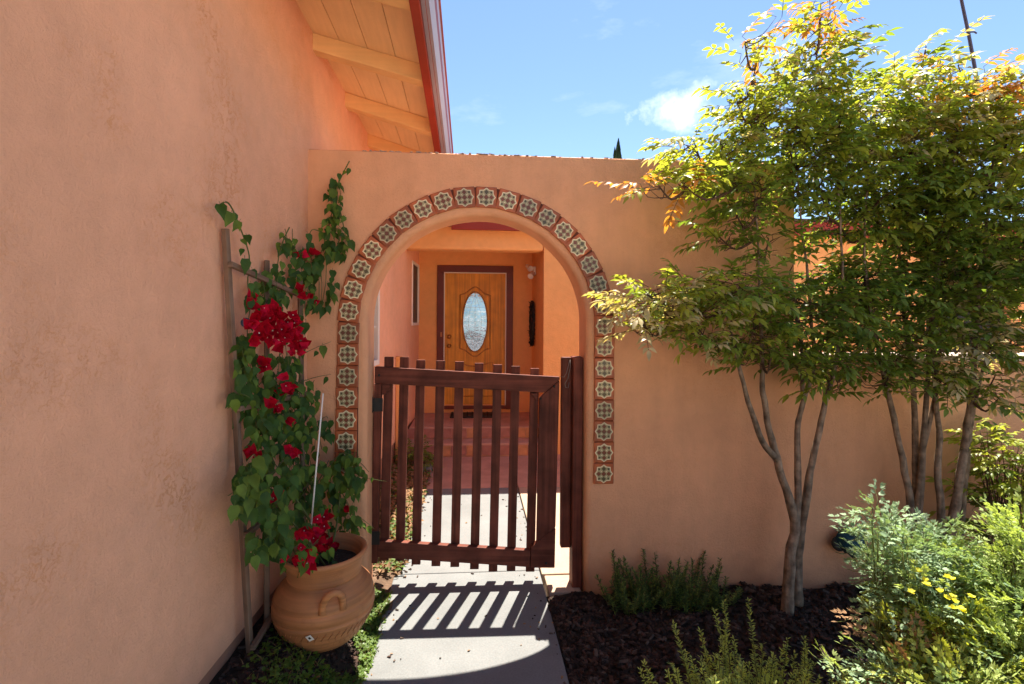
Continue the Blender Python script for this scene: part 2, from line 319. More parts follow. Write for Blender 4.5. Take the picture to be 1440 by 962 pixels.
sheet('left_planting_soil', M_soil, lambda y: wallx(y)-.02, PX0+.02, -.5, 2.62, 16, 60, zleft, kind='structure')
sheet('mulch_bed', M_soil, PX1-.01, 7.5, -1.5, 2.62, 90, 60, zbed, kind='structure')
sheet('courtyard_soil', M_soil2, lambda y: wallx(y)-.01, lambda y: -.385+.02*nz(0, y, 5), 2.5, 5.25, 12, 40, lambda x, y: .0+.02*nz(x, y, 8)+.03*max(0, (-.4-x)/.3), kind='structure')
# the walk: slabs with recessed joints
def slab(mb, x0, x1, y0, y1, z0, z1): mb.box((x0, y0, z0), (x1, y1, z1))
walk = bpy.data.objects.new('walkway', None); COL.objects.link(walk); walk['kind'] = 'structure'
for (x0, x1, y0, y1, mt) in ((PX0, PX1-.004, -2.5, 1.42, M_conc), (PX0, PX1-.004, 1.428, 2.8475, M_conc), (-.385, PX1-.004, 2.85, 4.27, M_conc),
                             (PX1+.004, 5.9, 2.802, 4.27, M_pink), (-.385, PX1-.004, 4.278, 5.25, M_red), (PX1+.004, 5.9, 4.278, 5.30, M_red)):
    mb = MB(); slab(mb, x0, x1, y0, y1, -.10, 0); mb.obj('concrete_slab', mt, walk, bevel=.006)
mb = MB(); slab(mb, .40, .57, 2.62, 2.796, -.10, -.004); mb.obj('concrete_slab', M_pink, walk, bevel=.006)

# ================================================================= THE HOUSE
house = thing('stucco_house', 'salmon stucco house with open eave, courtyard porch and oak door behind the arch', 'house')
WY0, WY1 = -3.0, 6.56
win1 = (3.35, 4.14, 1.05, 1.63); win2 = (5.80, 6.28, 1.34, 2.05)
mb = MB()
wall_panel(mb, lambda s, z, d: (wallx(s)-d, s, z), WY0, WY1, .25, 2.93, .2, [win1, win2])
mb.obj('side_wall', M_wall, house)
mb = MB()
for a, b in ((WY0, 2.61), (2.61, WY1)):
    z1 = .247
    mb.hexa([(wallx(a)-.2, a, -.05), (wallx(a)-.012, a, -.05), (wallx(b)-.012, b, -.05), (wallx(b)-.2, b, -.05),
             (wallx(a)-.2, a, z1), (wallx(a)-.012, a, z1), (wallx(b)-.012, b, z1), (wallx(b)-.2, b, z1)])
mb.obj('footing', M_foot, house)
def side_window(win, mull):
    s0, s1, z0, z1 = win; root = bpy.data.objects.new('window', None); COL.objects.link(root); root.parent = house
    P = lambda s, z, d: Vector((wallx(s)-d, s, z)); t = .035 if mull else .022; pd = .042 if mull else .006
    mb = MB()
    def bar(a, b, c, e, d0=-.012, d1=.05):
        mb.hexa([P(a, c, d1), P(a, c, d0), P(b, c, d0), P(b, c, d1), P(a, e, d1), P(a, e, d0), P(b, e, d0), P(b, e, d1)])
    bar(s0-.01, s1+.01, z0-.01, z0+t); bar(s0-.01, s1+.01, z1-t, z1+.01); bar(s0-.01, s0+t, z0+t, z1-t); bar(s1-t, s1+.01, z0+t, z1-t)
    if mull: bar((s0+s1)/2-.015, (s0+s1)/2+.015, z0+t, z1-t, 0, .05); bar(s0+t, (s0+s1)/2-.015, (z0+z1)/2-.008, (z0+z1)/2+.008, .01, .04); bar((s0+s1)/2+.015, s1-t, (z0+z1)/2-.008, (z0+z1)/2+.008, .01, .04)
    mb.obj('frame', M_white, root, bevel=.004)
    mb = MB(); mb.hexa([P(s0, z0, .05), P(s0, z0, pd), P(s1, z0, pd), P(s1, z0, .05), P(s0, z1, .05), P(s0, z1, pd), P(s1, z1, pd), P(s1, z1, .05)])
    mb.obj('pane', M_glass, root)
side_window(win1, True); side_window(win2, False)
# porch: back wall with the door opening, cheek wall, front wall with header
YD, YP, XC = 6.35, 5.30, .735
dl, dr = W(625.5, 450, YD).x, W(710.5, 450, YD).x            # door leaf edges
zdb, zdt = W(668, 569, YD).z, W(668, 385, YD).z
cas = .085
mb = MB(); wall_panel(mb, lambda s, z, d: (s, YD+d, z), wallx(YD), XC, .0, 2.75, .2, [(dl-.01, dr+.01, zdb-.002, zdt+.01)]); mb.obj('porch_back_wall', M_in, house)
mb = MB(); mb.box((XC, YP+.001, -.05), (XC+.2, YD+.2, 2.3)); mb.obj('porch_cheek_wall', M_in, house)
mb = MB(); wall_panel(mb, lambda s, z, d: (s, YP+d, z), XC+.0015, 9.0, -.05, 2.42, .199, [(5.0, 6.0, .9, 1.9)]); mb.obj('wing_wall', M_in, house)
mb = MB(); mb.box((5.0, YP+.06, .9), (6.0, YP+.08, 1.9)); mb.obj('wing_window_pane', M_glass, house)
mb = MB(); mb.box((wallx(YP)+.001, YP-.002, 2.12), (XC+.0, YP+.2, 2.42)); mb.obj('porch_header', M_in, house, bevel=.03)
mb = MB(); mb.box((wallx(YP)+.01, YP+.201, 2.34), (XC-.002, YD, 2.37)); mb.obj('porch_ceiling', M_soffit, house)
# steps
steps = bpy.data.objects.new('porch_steps', None); COL.objects.link(steps); steps.parent = house
mb = MB(); mb.box((wallx(5.4)+.005, 5.262, -.06), (XC-.003, 5.49, .131)); mb.obj('step', M_red, steps, bevel=.008)
mb = MB(); mb.box((wallx(6)+.005, 5.492, -.06), (XC-.003, YD-.001, .253)); mb.obj('step', M_red, steps, bevel=.008)
xa = wallx(5.4)+.01; nt_ = 9; tw = (XC-.005-xa)/nt_
mb = MB(); mb.box((.003, -.010, 0), (tw-.003, 0, .098)); tm1 = [mb.mesh('riser_tile', M_red2), ]; mb2 = MB(); mb2.box((.003, -.010, 0), (tw-.003, 0, .098)); tm1.append(mb2.mesh('riser_tile', M_red3))
for zz, yy in ((.014, 5.261), (.142, 5.491)):
    for k in range(nt_): link('riser_tile', tm1[R.random() < .45], steps, Matrix.Translation((xa+k*tw, yy, zz)))
# door, casing, threshold
mb = MB()
y0, y1 = YD-.022, YD-.001
mb.box((dl-cas-.01, y0, zdb-.06), (dl-.012, y1, zdt+.012)); mb.box((dr+.012, y0, zdb-.06), (dr+cas+.01, y1, zdt+.012)); mb.box((dl-cas-.01, y0, zdt+.0125), (dr+cas+.01, y1, zdt+.012+cas))
mb.box((dl-.0115, y0-.01, zdb-.055), (dr+.0115, y1, zdb-.012)); mb.obj('door_casing', M_case, house, bevel=.004)
mb = MB(); mb.box((dl-.012, YD-.01, zdb-.011), (dl-.0015, YD+.03, zdt)); mb.box((dr+.0015, YD-.01, zdb-.011), (dr+.012, YD+.03, zdt)); mb.box((dl-.012, YD-.01, zdt+.001), (dr+.012, YD+.03, zdt+.0122)); mb.obj('door_weatherstrip', M_white, house)
door = bpy.data.objects.new('front_door', None); COL.objects.link(door); door.parent = house
mb = MB(); mb.box((dl, YD+.008, zdb), (dr, YD+.05, zdt)); mb.obj('door_leaf', M_door, door)
gc = W(668, 453, YD); gx, gz = gc.x, gc.z; ga, gb = 16.5/F*YD, 41/F*YD
def ring_path(mb, pts, r, y, m=0):
    mb.tube([(p[0], y, p[1]) for p in pts]+[(pts[0][0], y, pts[0][1])], r, 6, m)
mb = MB(); mb.add([(gx+ga*cos(2*pi*k/40), YD+.004, gz+gb*sin(2*pi*k/40)) for k in range(40)], [tuple(range(39, -1, -1))]); mb.obj('oval_glass', M_dglass, door)
mb = MB(); ring_path(mb, [(gx+(ga+.008)*cos(2*pi*k/40), gz+(gb+.008)*sin(2*pi*k/40)) for k in range(40)], .010, YD+.004); mb.obj('glass_bead', M_doord, door)
mb = MB(); mb.tube([(gx, YD+.002, gz-gb), (gx, YD+.002, gz+gb)], .0014, 4)
for s in (-1, 1): mb.tube([(gx+s*ga*.55*sin(pi*t/10), YD+.002, gz+gb*(t/5-1)*.93) for t in range(11)], .0012, 4)
for h in (-.5, 0, .5): mb.tube([(gx-ga*sqrt(1-h*h)*.98, YD+.002, gz+h*gb), (gx+ga*sqrt(1-h*h)*.98, YD+.002, gz+h*gb)], .0012, 4)
mb.obj('leading', M_brass, door)
# raised moulding: panel with an arched top and bottom around the oval
def ogee(top, hw, hz, cz):
    pts = []
    for k in range(21):
        t = k/20*2-1; b = math.exp(-(t*1.9)**2)*.10-.0
        pts.append((gx+t*hw, cz+(hz+b)*(1 if top else -1)))
    return pts
mb = MB(); pts = ogee(True, .185, .33, gz)+ogee(False, .185, .33, gz)[::-1]; ring_path(mb, pts, .009, YD+.008); 
pts = [(gx-.22, zdb+.10), (gx+.22, zdb+.10), (gx+.22, gz-.50)]+[(gx+.2*(1-k/5), gz-.50-.05*sin(pi*k/10)) for k in range(1, 10)]+[(gx-.22, gz-.50)]
ring_path(mb, pts, .008, YD+.008); mb.obj('door_moulding', M_doord, door)
for pz in (474, 487):
    mb = MB(); c = W(632, pz, YD); mb.lathe([(0, 0), (.026, 0), (.026, .01), (.012, .015), (.012, .03), (.024, .04), (.024, .055), (0, .062)], 14); 
    o = mb.obj('door_knob' if pz > 480 else 'deadbolt', M_brass, door); o.matrix_local = TRS(Vector((c.x, YD+.008, c.z)), Matrix.Rotation(pi/2, 3, 'X'))
mb = MB(); c = W(620.5, 471, YD-.03); mb.box((c.x-.011, YD-.036, c.z-.028), (c.x+.011, YD-.023, c.z+.028)); mb.obj('doorbell', mat('doorbell_tan', (.40, .16, .06), .5), house)
# side downspout (short orange pipe at the courtyard wall)
mb = MB(); yy = 4.9; mb.box((wallx(yy)+.001, yy-.03, 0), (wallx(yy)+.045, yy+.03, 1.02)); mb.box((wallx(yy)+.001, yy-.042, 1.02), (wallx(yy)+.055, yy+.042, 1.05)); mb.obj('downspout', M_in, house, bevel=.006)

# main eave --------------------------------------------------------------
roof = bpy.data.objects.new('roof', None); COL.objects.link(roof); roof.parent = house
XF = -.262
def zin(Y): return EYE+1.355-.09*(Y-2.68)           # rafter underside at the wall
def zou(Y): return EYE+1.215-.112*(Y-2.70)          # rafter underside at the fascia
def usf(x, Y):                                      # underside height of rafters at x
    a, b = wallx(Y), XF; t = (x-a)/(b-a); return zin(Y)+(zou(Y)-zin(Y))*t
RH = .085
EY0, EY1 = -2.5, 5.12
Ys = [2.68+.56*k for k in range(-9, 5)]
for Y in Ys:
    mb = MB(); hw_ = .030
    q = []
    for dz in (0, RH):
        for (x, yy) in ((wallx(Y)-.15, Y-hw_), (XF-.001, Y-hw_), (XF-.001, Y+hw_), (wallx(Y)-.15, Y+hw_)): q.append((x, yy, usf(x, yy)+dz))
    mb.hexa(q); mb.obj('rafter', M_rafter, roof, bevel=.003)
nb = 4
for k in range(nb):
    mb = MB(); yyy = [EY0+(EY1-EY0)*j/16 for j in range(17)]
    for j in range(16):
        q = []
        for dz in (RH+.0015, RH+.02):
            for yy, fl in ((yyy[j], 0), (yyy[j], 1), (yyy[j+1], 1), (yyy[j+1], 0)):
                a, b = wallx(yy)-.01, XF; x = a+(b-a)*(k+fl)/nb+(.0016 if fl == 0 else -.0016); q.append((x, yy, usf(x, yy)+dz))
        mb.hexa(q)
    mb.obj('soffit_board', M_soffit, roof)
mb = MB()       # roof deck and shingles above the boards
for j in range(16):
    a0, a1 = EY0+(EY1-EY0)*j/16, EY0+(EY1-EY0)*(j+1)/16
    q = [(x, yy, usf(x, yy)+dz) for dz in (RH+.024, RH+.06) for (x, yy) in ((-4.5, a0), (XF+.06, a0), (XF+.06, a1), (-4.5, a1))]
    mb.hexa(q)
mb.box((-4.5, 5.05, 2.455), (XF+.12, 7.2, 2.52)); mb.obj('shingles_and_sun_block', M_roof, roof)  # flat box added past the eave end to block a sun stripe
mb = MB()      # frieze between wall top and boards
mb.hexa([(wallx(EY0)-.05, EY0, 2.90), (wallx(EY0)+.004, EY0, 2.60), (wallx(EY1)+.004, EY1, 2.60-.2), (wallx(EY1)-.05, EY1, 2.6), (wallx(EY0)-.05, EY0, zin(EY0)+.1), (wallx(EY0)+.004, EY0, zin(EY0)+.08), (wallx(EY1)+.004, EY1, zin(EY1)+.08), (wallx(EY1)-.05, EY1, zin(EY1)+.1)])
mb = MB()
def long(mb, xa, xb, da, db, m=0, y0=EY0, y1=EY1, f=zou):
    q = [(x, yy, f(yy)+dz) for dz in (da, db) for (x, yy) in ((xa, y0), (xb, y0), (xb, y1), (xa, y1))]; mb.hexa(q, m)
long(mb, XF, XF+.042, -.022, RH+.055); mb.obj('fascia', M_fascia, roof, bevel=.003)
gut = bpy.data.objects.new('gutter', None); COL.objects.link(gut); gut.parent = roof
mb = MB(); gx0 = XF+.044
prof = [(gx0, .095), (gx0, 0), (gx0+.018, -.004), (gx0+.020, .002), (gx0+.034, -.002), (gx0+.037, .004), (gx0+.052, .03), (gx0+.058, .06), (gx0+.064, .085), (gx0+.072, .09), (gx0+.072, .10), (gx0+.062, .10)]
for i in range(len(prof)-1):
    (xa_, za), (xb_, zb) = prof[i], prof[i+1]; m_ = 1 if i in (2, 6, 8, 9) else 0
    mb.add([(xa_, EY0, zou(EY0)+za), (xb_, EY0, zou(EY0)+zb), (xb_, EY1, zou(EY1)+zb), (xa_, EY1, zou(EY1)+za)], [(0, 1, 2, 3)], m_)
mb.obj('gutter_trough', [M_gutter, M_gutred], roof); bpy.data.objects.remove(gut)
# porch / wing roof
proof = bpy.data.objects.new('porch_roof', None); COL.objects.link(proof); proof.parent = house
mb = MB(); mb.box((XF+.043, 5.13, 2.30), (9.2, 5.17, 2.45)); mb.obj('fascia', M_fascia, proof, bevel=.003)
mb = MB(); mb.box((XF+.045, 5.172, 2.425), (9.1, YP+.2, 2.435)); mb.obj('soffit_board', M_soffit, proof)
tilt = .16
mbs = MB()
for r in range(9):
    yb = 5.10+r*.30; zb = 2.455+(yb-5.1)*tilt
    mbs = MB()
    mbs.hexa([(XF+.1, yb, zb), (9.3, yb, zb), (9.3, yb+.31, zb+.31*tilt), (XF+.1, yb+.31, zb+.31*tilt),
              (XF+.1, yb, zb+.022), (9.3, yb, zb+.022), (9.3, yb+.31, zb+.31*tilt+.004), (XF+.1, yb+.31, zb+.31*tilt+.004)])
    mbs.obj('shingle_course', M_roof, proof)

# things on the porch ----------------------------------------------------------
c = W(748, 382, 6.0)
sec = thing('security_light', 'white twin head floodlight high on the porch corner right of the door', 'security light')
mb = MB(); mb.box((XC-.03, 5.97, 1.93), (XC-.001, 6.07, 2.03)); mb.obj('base_box', M_white, sec, bevel=.006)
for (dx, dy, dz, rz) in ((-.085, -.02, .045, .3), (-.045, -.06, -.045, -.5), ):
    mb = MB(); mb.lathe([(0, .05), (.02, .05), (.026, .03), (.03, -.05), (.036, -.06), (.034, -.06), (.02, -.03), (0, -.03)], 14)
    o = mb.obj('lamp_head', M_white, sec); o.matrix_local = TRS(Vector((XC+dx, 6.02+dy, 1.98+dz)), Matrix.Rotation(rz, 3, 'Z') @ Matrix.Rotation(radians(-65), 3, 'X'))
mb = MB(); mb.lathe([(0, 0), (.02, .004), (.024, .02), (.02, .04), (0, .045)], 12); o = mb.obj('motion_sensor', M_white, sec); o.matrix_local = Matrix.Translation((XC-.05, 5.98, 1.89))
mb = MB(); mb.tube([(XC-.02, 6.02, 1.98), (XC-.085, 6.0, 2.02)], .008); mb.tube([(XC-.02, 6.02, 1.97), (XC-.045, 5.96, 1.94)], .008); mb.tube([(XC-.02, 6.02, 1.96), (XC-.05, 5.98, 1.93)], .006); mb.obj('arm', M_white, sec)
wr = thing('wreath', 'dark oval metal wreath hung on the porch side wall right of the door', 'wreath')
wc = Vector((XC-.03, 6.08, 1.36))
mb = MB()
for k in range(3):
    mb.tube([(wc.x+.012*sin(9*t*2*pi/48+k*2), wc.y+(.15+.012*cos(9*t*2*pi/48+k*2))*cos(t*2*pi/48), wc.z+(.255+.012*cos(9*t*2*pi/48+k*2))*sin(t*2*pi/48)) for t in range(49)], .011, 5)
mb.tube([(wc.x, wc.y, wc.z-.24), (wc.x, wc.y, wc.z+.24)], .012, 5); mb.tube([(wc.x, wc.y-.06, wc.z-.2), (wc.x, wc.y+.06, wc.z), (wc.x, wc.y-.06, wc.z+.2)], .010, 5)
for k in range(60):
    a = R.uniform(0, 2*pi); p = Vector((wc.x-.01, wc.y+.15*cos(a), wc.z+.255*sin(a))); d = Vector((R.uniform(-.6, .1), R.uniform(-1, 1), R.uniform(-1, 1))).normalized()*.045; s_ = d.cross(Vector((1, 0, 0)))*.3
    mb.add([p, p+d*.5+s_, p+d, p+d*.5-s_], [(0, 1, 2, 3)])
mb.obj('wreath_ring', M_black, wr)
mt_ = thing('doormat', 'dark worn doormat lying on the red landing before the oak door', 'doormat')
mb = MB(); mb.box((-.26, 5.98, .2545), (.30, 6.27, .272)); mb.obj('mat_base', M_black, mt_, bevel=.004)
mb = MB()
for k in range(9): mb.tube([(-.24+.06*k, 5.99, .275), (-.24+.06*k, 6.26, .275)], .007, 5)
mb.obj('mat_ribs', mat('mat_brown', (.05, .035, .025), .95, .4, 50, .4, 80), mt_, kind='stuff')

# ================================================================= GARDEN WALL WITH THE ARCH
gw = thing('garden_wall', 'tall salmon stucco garden wall with tile trimmed arch over the walkway', 'wall')
AX, AZ_, AR, BN = .031, 1.375, .555, .028
GX0, GX1, GZ1, GT = wallx(YW)-.03, 1.70, 2.235, .20
angs = [pi-pi*k/48 for k in range(49)]
ca, cb = atan2(GZ1-AZ_, GX0-AX), atan2(GZ1-AZ_, GX1-AX)
angs = sorted(angs+[ca, cb], reverse=True)
path = [(AX-AR, z, -1, 0) for z in (-.06, .3, .65, 1.0)]+[(AX+AR*cos(a), AZ_+AR*sin(a), cos(a), sin(a)) for a in angs]+[(AX+AR, z, 1, 0) for z in (1.0, .65, .3, -.06)]
rings = []
for k in range(7): a = k/6*pi/2; rings.append((BN*(1-sin(a)), YW+BN*(1-cos(a))))
for k in range(7): a = k/6*pi/2; rings.append((BN*(1-cos(a)), YW+GT-BN*(1-sin(a))))
np_ = len(path); mb = MB(); vs = []
def wob(x, z): return .004*nz(x, z, 2.2, 5)+.003*nz(x, z, 7, 9)
for off, y in rings:
    for (x, z, nx_, nz_) in path: e = wob(x, z)*1.2; vs.append((x+nx_*(off+e), y, z+nz_*(off+e)))
fs = [(j*np_+i, j*np_+i+1, (j+1)*np_+i+1, (j+1)*np_+i) for j in range(len(rings)-1) for i in range(np_-1)]
mb.add(vs, fs, 0, True)
def outer(x, z, nx_, nz_):
    if z < AZ_-1e-6 or abs(nz_) < 1e-6: return (GX0 if nx_ < 0 else GX1, z)
    dx, dz = nx_, nz_; t = 1e9
    if dz > 1e-6: t = (GZ1-AZ_)/dz
    if dx < -1e-6: t = min(t, (GX0-AX)/dx)
    if dx > 1e-6: t = min(t, (GX1-AX)/dx)
    return (AX+dx*t, AZ_+dz*t)
top_front = []; top_back = []
for y, ro, sgn in ((YW, BN, 1), (YW+GT, BN, -1)):
    vs = []; M_ = 6
    for (x, z, nx_, nz_) in path:
        e = wob(x, z)*1.2; a = Vector((x+nx_*(ro+e), z+nz_*(ro+e))); b = Vector(outer(x, z, nx_, nz_))
        for k in range(M_+1):
            p = a.lerp(b, k/M_); vs.append((p.x, y+(0 if k in (0, M_) else wob(p.x, p.y)*sgn*.6), p.y))
    fs = [(i*(M_+1)+k, i*(M_+1)+k+1, (i+1)*(M_+1)+k+1, (i+1)*(M_+1)+k) for i in range(np_-1) for k in range(M_)]
    mb.add(vs, fs if sgn > 0 else [f[::-1] for f in fs], 0, True)
# top (slightly rough) and right end
nT = 60
tp = []
for j in range(nT+1):
    x = GX0+(GX1-GX0)*j/nT
    tp += [(x, YW, GZ1), (x, YW+.012, GZ1+.006+.003*nz(x, 0, 14)), (x, YW+.1, GZ1+.010), (x, YW+GT, GZ1)]
mb.add(tp, [(j*4+k, j*4+4+k, j*4+5+k, j*4+1+k) for j in range(nT) for k in range(3)], 0, True)
mb.add([(GX1, YW, -.06), (GX1, YW+GT, -.06), (GX1, YW+GT, GZ1), (GX1, YW, GZ1)], [(0, 1, 2, 3)])
mb.obj('wall_body', M_gwall, gw)
mb = MB()  # crumbs and chipped paint along the top edge
for k in range(260):
    x = -.55+1.9*R.random()**1.4; s = R.uniform(.0015, .006); p = Vector((x, YW+R.uniform(.0, .05), GZ1+.004))
    mb.box((-s*2.4, -s, 0), (s*2.4, s, s*.6), 0, TRS(p, Matrix.Rotation(R.uniform(0, 3), 3, 'Z')))
mb.obj('wall_top_debris', mat('pale_flakes', (.5, .42, .36), .9, .4, 60), gw, kind='stuff')
# tiles
TR = .645; TS = .1045
def tile_mesh(v):
    mb = MB(); h = TS/2; e = .004; d = .008
    base = [(-h, 0, -h), (h, 0, -h), (h, 0, h), (-h, 0, h)]; fr = [(-h+e, -d, -h+e), (h-e, -d, -h+e), (h-e, -d, h-e), (-h+e, -d, h-e)]
    mid = [(x, -d+e*.6, z) for x, _, z in base]
    mb.add(base+mid+fr, [(0, 1, 5, 4), (1, 2, 6, 5), (2, 3, 7, 6), (3, 0, 4, 7), (4, 5, 9, 8), (5, 6, 10, 9), (6, 7, 11, 10), (7, 4, 8, 11), (8, 9, 10, 11)], 0)
    def poly(pts, y, m): mb.add([(x, -d-y, z) for x, z in pts], [tuple(range(len(pts)))], m)
    def star(s, y, m):
        pts = []
        for k in range(16):
            a = -pi/2+k*pi/8; r = (.0465 if k % 2 == 0 else .0385)
            if k % 4 == 0: r = .0465
            elif k % 4 == 2: r = .0480
            pts.append((s*r*cos(a), s*r*sin(a)))
        mb.add([(0, -d-y, 0)]+[(x, -d-y, z) for x, z in pts], [(0, k+1, (k+1) % 16+1) for k in range(16)], m)
    star(1.04, .0005, 1); star(.92, .0009, 2)
    def dia(cx, cz, a, b, m, y=.0013): poly([(cx-a, cz), (cx, cz-b), (cx+a, cz), (cx, cz+b)], y, m)
    ms = (3, 4) if v else (3, 3)
    dia(0, 0, .0135, .0135, 3)
    for k, (cx, cz) in enumerate(((.026, 0), (-.026, 0), (0, .026), (0, -.026))): dia(cx, cz, .0122, .0122, ms[(k//2) % 2])
    for cx, cz in ((.0245, .0245), (-.0245, .0245), (.0245, -.0245), (-.0245, -.0245)):
        poly([(cx-.005, cz-.005), (cx+.005, cz-.005), (cx+.005, cz+.005), (cx-.005, cz+.005)], .0013, 4)
    # cream petals between
    for k in range(4):
        a = pi/4+k*pi/2; c_, s_ = cos(a), sin(a)
        poly([(c_*.013, s_*.013), (c_*.017+s_*.003, s_*.017-c_*.003), (c_*.027, s_*.027), (c_*.017-s_*.003, s_*.017+c_*.003)][::-1 if False else 1], .0017, 1)
    return mb.mesh('tile', [M_tile, M_cream, M_sage, M_umber, M_dgreen])
TM = [tile_mesh(0), tile_mesh(1)]
a0 = pi-math.asin(.063/TR); a1 = math.asin(.105/TR)
spots = []
for k in range(18):
    a = a0+(a1-a0)*k/17; spots.append((AX+TR*cos(a), AZ_+TR*sin(a), pi/2-a))
for k in range(7): spots.append((AX-TR-.002*k, AZ_+.063-.1075*(k+1), 0))
for k in range(8): spots.append((AX+TR, AZ_+.105-.1085*(k+1), 0))
for i, (x, z, r) in enumerate(spots):
    M_ = TRS(Vector((x+R.uniform(-.001, .001), YW-.004, z)), Matrix.Rotation(r+R.uniform(-.035, .035), 3, 'Y') @ Matrix.Rotation(R.uniform(-.02, .02), 3, 'X'))
    link('tile', TM[R.random() < .5], gw, M_)
mb = MB(); bp_ = [(AX-TR, AZ_+.063-.1075*7-.05, -1, 0), (AX-TR, AZ_, -1, 0)]+[(AX+TR*cos(pi-pi*k/40), AZ_+TR*sin(pi-pi*k/40), cos(pi-pi*k/40), sin(pi-pi*k/40)) for k in range(1, 40)]+[(AX+TR, AZ_, 1, 0), (AX+TR, AZ_+.105-.1085*8-.05, 1, 0)]
vs = []
for (x, z, a, b) in bp_:
    for off, y in ((-.048, YW+.004), (-.048, YW-.006), (.050, YW-.006), (.050, YW+.004)): vs.append((x+a*off, y, z+b*off))
mb.add(vs, [(i*4+k, i*4+k+1, i*4+5+k, i*4+4+k) for i in range(len(bp_)-1) for k in range(3)]); mb.obj('tile_mortar', M_tileb, gw)

lw = thing('low_wall', 'low salmon stucco wall with pale cap running right behind the trees', 'wall')
mb = MB(); mb.box((GX1+.001, YW+.002, -.06), (9.0, YW+.198, 1.19)); mb.obj('wall_body', M_gwall, lw)
mb = MB(); mb.box((GX1+.002, YW-.018, 1.1905), (9.02, YW+.215, 1.225)); mb.obj('wall_cap', mat('pale_cap', (.55, .42, .34), .8, .1, 10, .2, 60), lw, bevel=.01)

# faucet cover
fc = thing('hose_faucet', 'dark teal wrapped hose faucet low on the stucco wall beside the tree', 'faucet')
p = W(1185, 755, YW)
mb = MB(); mb.tube([(p.x, YW, p.z+.02), (p.x, YW-.05, p.z+.02), (p.x-.01, YW-.09, p.z)], [.012, .012, .014], 8); mb.obj('pipe', M_black, fc)
import bmesh
bm = bmesh.new(); bmesh.ops.create_icosphere(bm, subdivisions=3, radius=.072)
for v in bm.verts:
    n_ = noise.noise(v.co*28)*.022+noise.noise(v.co*70)*.010; v.co *= 1+n_/.055; v.co.x *= 1.05; v.co.y *= .7
    if v.co.z < 0: v.co.x *= max(.35, 1+v.co.z*8)
me = bpy.data.meshes.new('cloth_wrap'); bm.to_mesh(me); bm.free(); me.materials.append(M_teal); me.polygons.foreach_set('use_smooth', [True]*len(me.polygons))
link('cloth_wrap', me, fc, Matrix.Translation((p.x+.012, YW-.06, p.z+.01)))
mb = MB(); mb.lathe([(0, -.012), (.03, -.012), (.036, 0), (.03, .012), (0, .012)], 14); o = mb.obj('handle_wheel', M_black, fc); o.matrix_local = TRS(Vector((p.x-.055, YW-.05, p.z-.005)), Matrix.Rotation(1.1, 3, 'X'))

# ================================================================= GATE
gate = thing('wooden_gate', 'dark brown wooden picket gate sagging to the right below the arch', 'gate')
GL = .975; GH = Vector((AX-AR+.006, 2.775, 0)); al = .045
def G(s, z, d):     # s along the gate, z height, d depth (positive away from the camera)
    return Vector((GH.x+s*cos(al)+d*sin(al)+.017*(z-.6), GH.y-s*sin(al)+d*cos(al), z))
ztop = lambda s: 1.150-.053*s
zbot = lambda s: .146-.060*s
def plank(name, mt, pts, d0, d1, bev=.003):    # polygon in (s, z) given as 4 corners, extruded in depth
    mb = MB(); n = len(pts)
    vs = [G(s, z, d0) for s, z in pts]+[G(s, z, d1) for s, z in pts]
    mb.add(vs, [tuple(range(n)), tuple(range(2*n-1, n-1, -1))]+[(k, k+n, (k+1) % n+n, (k+1) % n) for k in range(n)])
    return mb.obj(name, mt, gate, bevel=bev)
rh = .088
plank('top_rail', M_gateh, [(-.003, ztop(0)-rh), (GL-.078, ztop(GL)-rh+.004), (GL, ztop(GL)-.016), (GL, ztop(GL)), (-.003, ztop(0))], -.036, -.002)
plank('bottom_rail', M_gateh, [(.035, zbot(0)), (GL-.135, zbot(GL)), (GL-.135, zbot(GL)+rh), (.035, zbot(0)+rh-.002)], -.036, -.002)
plank('stile', M_gate, [(-.004, .115), (.034, .115), (.034, ztop(0)-rh-.003), (-.004, ztop(0)-rh-.003)], -.036, -.002)
plank('stile', M_gate, [(GL-.104, .20), (GL-.004, .30), (GL-.001, ztop(GL)-.022), (GL-.082, ztop(GL)-rh-.002), (GL-.106, ztop(GL)-rh-.028)], -.034, -.001)
plank('corner_brace', M_gateh, [(GL-.132, zbot(GL)-.002), (GL-.004, zbot(GL)-.004), (GL-.004, .292), (GL-.055, .262), (GL-.132, .192)], -.038, -.001)
plank('corner_brace', M_gateh, [(.036, ztop(0)-rh-.002), (.036, ztop(0)-rh-.06), (.052, ztop(0)-rh-.06), (.078, ztop(0)-rh-.026), (.078, ztop(0)-rh-.004)], -.034, -.004)
plank('corner_brace', M_gateh, [(GL-.150, ztop(GL)-rh), (GL-.120, ztop(GL)-rh-.036), (GL-.119, ztop(GL)-rh)], -.034, -.004)
pk = [(547, 503, 790), (569, 503, 790), (592, 507, 795), (620, 508, 797), (646.5, 509, 798), (674, 511, 801), (700, 513, 804), (725, 515, 803), (751.5, 518, 804)]
for i, (px, ya, yb) in enumerate(pk):
    pt = W(px, ya, 2.775); s = (pt.x-GH.x-.017*.57)/cos(al); Yp = 2.775-s*sin(al)
    zt = W(px, ya, Yp).z; zb_ = max(.024, W(px, yb, Yp).z); h_ = .0235
    plank('picket', M_gate, [(s-h_, zb_), (s+h_, zb_), (s+h_, zt), (s-h_, zt)], .0, .018, .002)
